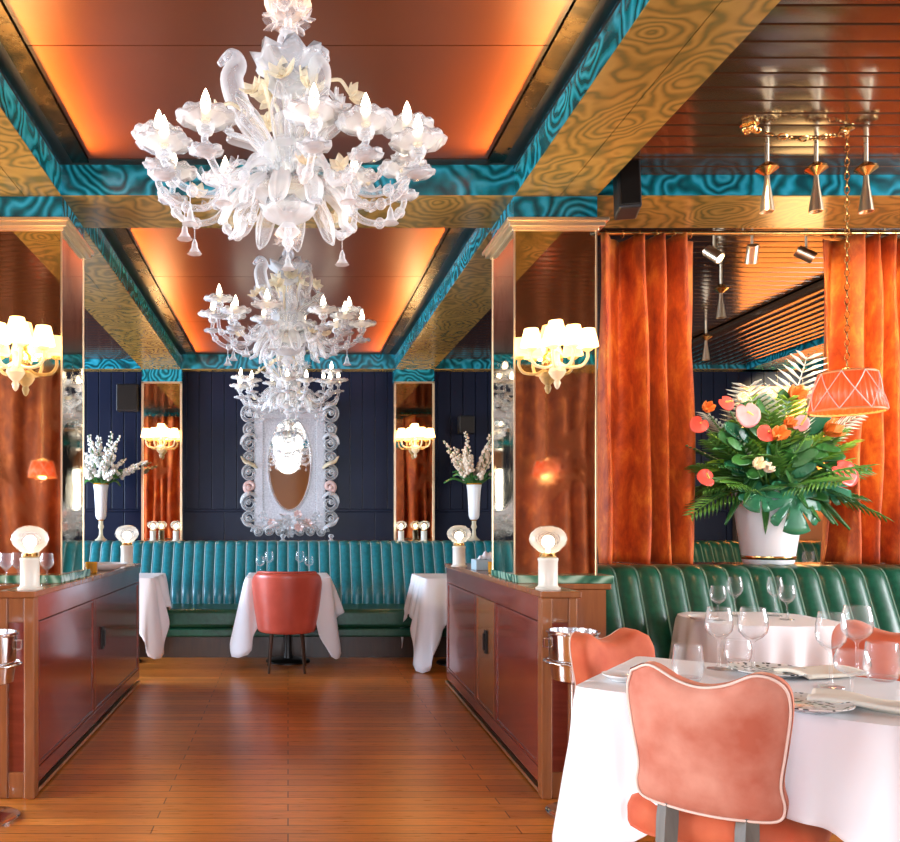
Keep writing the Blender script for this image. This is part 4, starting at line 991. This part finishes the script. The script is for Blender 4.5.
# ================================================================== WINE BUCKETS ON STANDS
def bucket(loc, label):
    root = thing('wine_bucket', label, 'wine bucket', loc)
    b = MB(); b.lathe([(.075,.575),(.088,.58),(.098,.66),(.104,.775),(.112,.782),(.112,.790),(.102,.790),(.095,.66),(.085,.59),(.0005,.586)], 36); b.build('pail', M['chrome'], root)
    b = MB(); b.tube([(.118*cos(a*pi/20), .118*sin(a*pi/20), .655) for a in range(41)], .006, 6, cap=False); b.build('holder_ring', M['chrome'], root, smooth=60)
    for s in (-1, 1):
        b = MB(); b.tube([(s*.104,0,.755),(s*.126,0,.755),(s*.126,0,.72),(s*.105,0,.715)], .006, 6); b.build('handle', M['chrome'], root, smooth=60)
    b = MB(); b.tube([(0,0,.02),(0,0,.58)], .012, 12); b.lathe([(.03,.56),(.07,.578),(.03,.582)], 20); b.build('stand_pole', M['chrome'], root)
    b = MB(); b.lathe([(.115,0),(.115,.008),(.10,.016),(.03,.026),(.012,.03)], 32); b.build('stand_foot', M['chrome'], root)
bucket((X(573,3.46), 3.46, 0), 'chrome wine bucket on a stand at the end of the right cabinet')
bucket((X(-8,3.40), 3.40, 0), 'chrome wine bucket on a stand at the end of the left cabinet')
# ================================================================== HANGING LAMPS ON CHAINS
def chain(b, pts, pitch=.032, r=.0028, w=.009):
    tot = 0; pts = [Vector(p) for p in pts]; acc = 0; k = 0
    for i in range(len(pts)-1):
        seg = pts[i+1]-pts[i]; n = max(1, int(seg.length/pitch)); t = seg.normalized(); u = t.orthogonal().normalized(); v = t.cross(u)
        for j in range(n):
            c = pts[i]+seg*((j+.5)/n); s = u if k % 2 else v; k += 1
            b.tube([c+t*(pitch*.62*cos(a*pi/5))+s*(w*sin(a*pi/5)) for a in range(11)], r, 4, cap=False)
def pendant(loc, hook, label, lit=True):
    """loc = point under the ceiling where the chain drops; hook = second ceiling hook (or None); lamp bottom at z=1.77"""
    x, y, zc = loc; root = thing('hanging_lamp', label, 'hanging lamp', (x, y, 1.77))
    zt = zc-1.77
    b = MB(); chain(b, [(0,0,zt-.01),(0,0,.205)]); b.build('chain', M['brass'], root, smooth=60)
    b = MB(); b.lathe([(.03,zt),(.03,zt-.006),(.008,zt-.014),(.005,zt-.03)], 16, cap0=True); b.build('ceiling_hook', M['brass'], root)
    if hook:
        hx = hook[0]-x; hy = hook[1]-y; b = MB(); chain(b, spline([(0,0,zt-.02),(hx*.3,hy*.3,zt-.05),(hx*.6,hy*.6,zt-.055),(hx,hy,zt-.02)], 3), .034, .004, .012); b.build('swag_chain', M['brass'], root, smooth=60)
        b = MB()
        for q in range(4): b.ball((hx+.02*cos(q*1.57), hy+.02*sin(q*1.57), zt-.022), .018, 8, 6)
        b.lathe([(.04,zt),(.04,zt-.006),(.012,zt-.02)], 16, T(hx,hy,0)); b.build('swag_hook', M['brass'], root, smooth=60)
    b = MB(); b.lathe([(.146,.0),(.108,.175)], 144, None, lambda k, th: (1+.04*abs(sin(18*th)), 0), cap0=False, cap1=False); b.build('lamp_shade', M['shade_red'], root, smooth=180, thick=.003)
    for (rr, zz) in ((.150,0),(.111,.175)): MB().tube([(rr*cos(a*pi/24), rr*sin(a*pi/24), zz) for a in range(49)], .006, 5, cap=False).build('shade_trim', M['peach'], root, smooth=60)
    c = MB()
    for a in range(8):
        t0 = a*pi/4; t1 = (a+1)*pi/4
        for (p, q) in ((t0,t1),(t1,t0)):
            c.tube([((.157-.039*k/6)*cos(p+(q-p)*k/6), (.157-.039*k/6)*sin(p+(q-p)*k/6), .175*k/6) for k in range(7)], .0025, 4)
    c.build('shade_lattice', M['welt'], root, smooth=60)
    c = MB()
    for a in range(3): c.tube([(.108*cos(a*2.1), .108*sin(a*2.1), .175),(0,0,.205)], .003, 4)
    c.build('shade_frame', M['brass'], root, smooth=60)
    c = MB(); c.ball((0,0,.085), .028, 10, 8); c.tube([(0,0,.11),(0,0,.19)], .012, 8); c.build('lamp_bulb', M['lamp_bulb'], root)
pendant((X(847,3.7), 3.7, 3.08), (X(752,3.64), 3.66), 'red ribbed lampshade hanging on a swagged brass chain beside the planter')
pendant((2.86, -.45, 2.96), None, 'red lampshade on a chain reflected in the right mirrored column')
pendant((-2.72, -.45, 2.96), None, 'red lampshade on a chain reflected in the left mirrored column')
pendant((-2.47, 2.3, 3.08), None, 'red lampshade hanging over the front left seating, reflected in the far pilaster')
# ================================================================== SMALL CEILING LIGHTS, SPOTS, SPEAKERS
def cone_light(loc, label, group, bottom):
    x, y, zc = loc; h = zc-bottom; root = thing('pendant_light', label, 'pendant light', loc, group=group)
    MB().tube([(0,0,0),(0,0,-h+.24)], .009, 8).build('rod', M['pale_brass'], root)
    MB().lathe([(.002,-h+.245),(.02,-h+.235),(.048,-h+.215),(.05,-h+.205),(.022,-h+.185),(.010,-h+.175)], 22).build('collar', M['brass'], root)
    MB().lathe([(.010,-h+.18),(.014,-h+.13),(.026,-h+.05),(.033,-h),(.028,-h),(.0005,-h+.03)], 20).build('lamp_shade', M['pale_brass'], root)
for px, lab in ((767,'leftmost of three small brass cone lights under the right ceiling'),(816,'middle of three small brass cone lights under the right ceiling'),(866,'rightmost of three small brass cone lights under the right ceiling')):
    cone_light((X(px,3.85), 3.85, 3.08), lab, 'brass cone lights', Z(212,3.85))
cone_light((X(721,5.7), 5.7, 3.08), 'brass cone light hanging beyond the gap between the curtains', 'brass cone lights', Z(318,5.7))
cone_light((X(706,7.2), 7.2, 3.08), 'far brass cone light near the edge of the left curtain', 'brass cone lights', Z(360,7.2))
def spot(loc, label, ax):
    root = thing('spotlight', label, 'spotlight', loc, group='spotlights on the far ceiling'); q = Vector(ax).normalized().to_track_quat('Z', 'Y').to_matrix().to_4x4(); D = T(0,0,-.13) @ q
    MB().lathe([(.034,-.06),(.036,.05),(.030,.05),(.028,.03)], 20, D, cap1=False).build('housing', M['pale_brass'], root)
    MB().lathe([(.028,.032),(.0005,.036)], 16, D, cap0=False).build('lens', M['spot_face'], root)
    MB().tube([(0,0,0),(0,0,-.11)], .008, 6).build('bracket', M['pale_brass'], root)
for px, ax, lab in ((714,(.5,-.6,-.7),'lit spotlight nearest the left curtain'),(752,(.2,.6,-1),'spotlight in the middle of the gap between the curtains'),(806,(.9,-.3,-.6),'spotlight nearest the right curtain')):
    spot((X(px,5.05), 5.05, 3.08), lab, ax)
def speaker(loc, rx, rz, label, sz=(.11,.13,.26), m='black'):
    root = thing('loudspeaker', label, 'loudspeaker', loc); w, d, h = (q/2 for q in sz)
    root.rotation_euler = (rx, 0, rz)
    MB().box(-w, w, -d, d, -h, h).build('cabinet', M[m], root, smooth=0, bevel=.01)
    MB().box(-w+.008, w-.008, -d-.008, -d+.002, -h+.012, h-.012).build('grille', M['black_metal'], root, smooth=0, bevel=.004)
    MB().box(-.02, .02, d-.01, d+.05, -.03, .03).build('bracket', M['black_metal'], root, smooth=0)
speaker((X(627,4.08), 4.08, Z(190,4.08)), -.15, -.2, 'black loudspeaker tucked under the corner of the right beam')
speaker((X(466,8.93), 8.93, Z(425,8.93)), 0, 0, 'small black loudspeaker on the far wall, right of the right pilaster', (.17,.12,.20))
speaker((X(128,8.93), 8.93, Z(398,8.93)), 0, 0, 'dark loudspeaker on the far wall above the left flower vase', (.24,.12,.30))
for k, px in enumerate((283, 331)):
    b = MB(); b.lathe([(.03,0),(.034,.006),(.012,.02),(.02,.035),(.03,.05),(.022,.07),(.0005,.074)], 16); o = b.build('glass_ornament', M['murano'], smooth=60); o.location = (X(px,8.45), 8.45, 1.07)
    tag(o, 'small glass ornament on the ledge under the wall mirror, %s one' % ('left' if k == 0 else 'right'), 'ornament')
# ================================================================== LIGHT
def area(loc, rot, sx, sy, e, col, name, spread=None):
    l = bpy.data.lights.new(name, 'AREA'); l.shape = 'RECTANGLE'; l.size = sx; l.size_y = sy; l.energy = e; l.color = col
    if spread: l.spread = spread
    o = bpy.data.objects.new(name, l); o.location = loc; o.rotation_euler = rot; COL.objects.link(o); return o
def point(loc, e, col, r, name):
    l = bpy.data.lights.new(name, 'POINT'); l.energy = e; l.color = col; l.shadow_soft_size = r
    o = bpy.data.objects.new(name, l); o.location = loc; COL.objects.link(o); return o
def spotl(loc, tgt, e, col, ang, name, r=.03, blend=.6):
    l = bpy.data.lights.new(name, 'SPOT'); l.energy = e; l.color = col; l.spot_size = radians(ang); l.spot_blend = blend; l.shadow_soft_size = r
    o = bpy.data.objects.new(name, l); o.location = loc; o.rotation_euler = (Vector(tgt)-Vector(loc)).to_track_quat('-Z', 'Y').to_euler(); COL.objects.link(o); return o
WARM, DAY, COOL, ORANGE = (1,.66,.34), (.96,.97,1), (.62,.78,1), (1,.40,.07)
# far left window daylight; front, right and near left lamps are added fill
for (a0, a1, z0, z1) in FW: area(((a0+a1)/2, YF+.02, (z0+z1)/2), (radians(90),0,0), a1-a0-.1, z1-z0-.1, 108 if abs(a0+a1) < 4 else 95, (.76,.86,1), 'added_fill_front')
for i, (a0, a1, z0, z1) in enumerate(LW): area((-XW+.02, (a0+a1)/2, (z0+z1)/2), (radians(90),0,radians(-90)), a1-a0-.1, z1-z0-.1, (300, 620)[i], (DAY, COOL)[i], 'daylight_and_fill_left')
area((XW-.02, 2.0, 1.7), (radians(90),0,radians(90)), 3.1, 1.9, 260, DAY, 'added_fill_right')
# cove strips on the inner faces of the long beams, washing the lacquered ceiling from both sides
for (y0, y1) in BAYS[:2]:
    for s in (-1, 1):
        area((s*1.175, (y0+y1)/2, CZ-.075), (0, radians(s*112), 0), .03, y1-y0-.3, 78, ORANGE, 'cove_strip', radians(52))
# chandeliers, sconces, hanging lamps
for y in (2.85, 5.1, 7.45): point((0, y, 2.44), 6, (1,.93,.82), .24, 'chandelier_glow')
for s in (-1, 1):
    point((s*1.405, 4.02, 2.22), 14, WARM, .08, 'sconce_glow'); point((s*1.405, 8.74, 2.28), 10, WARM, .08, 'sconce_glow')
for (x, y) in ((X(847,3.7),3.7),(2.86,-.45),(-2.72,-.45),(-2.47,2.3)): point((x, y, 1.80), 3, (1,.5,.22), .05, 'hanging_lamp_glow')
# track spots picking out the curtains and the planter
spotl((3.1, 3.3, 3.02), (X(860,4.86), 4.86, 2.2), 190, (1,.78,.42), 48, 'curtain_spot')
spotl((2.1, 3.5, 3.02), (X(650,4.86), 4.86, 2.0), 60, (1,.70,.42), 60, 'curtain_spot')
spotl((2.5, 3.3, 3.02), (X(768,4.75), 4.7, 1.6), 80, (1,.95,.88), 30, 'planter_spot')
spotl((5.4, 7.9, 2.95), (5.6, 9.0, 2.4), 1000, (1,.66,.26), 62, 'added_door_wash')  # added lamp, makes the orange reflection in the far ceiling boards
point((4.3, 6.6, 2.0), 22, (1,.58,.22), .3, 'far_room_fill')  # added fill without a fixture, brightens the far right beam and ceiling
w = bpy.data.worlds.new('sky'); SC.world = w; w.use_nodes = True
bg = w.node_tree.nodes['Background']; bg.inputs[0].default_value = (.75,.85,1,1); bg.inputs[1].default_value = 1.2
# ================================================================== CAMERA
cam = bpy.data.cameras.new('camera'); co = bpy.data.objects.new('camera', cam); COL.objects.link(co)
cam.sensor_width = 36; cam.sensor_fit = 'HORIZONTAL'; cam.lens = 36*F/900
co.location = (0,0,EYE); co.rotation_euler = (radians(90),0,0)
cam.shift_x = (450-VX)/900; cam.shift_y = (VY-421)/900; cam.clip_start = .05
SC.camera = co
SC.view_settings.view_transform = 'Standard'; SC.view_settings.look = 'None'; SC.view_settings.gamma = 1; SC.view_settings.use_curve_mapping = False
SC.view_settings.exposure = 0.55
cy = SC.cycles; cy.use_denoising = True; cy.max_bounces = 7; cy.diffuse_bounces = 3; cy.glossy_bounces = 4; cy.transmission_bounces = 4; cy.transparent_max_bounces = 16; cy.caustics_reflective = False; cy.caustics_refractive = False; cy.sample_clamp_indirect = 4
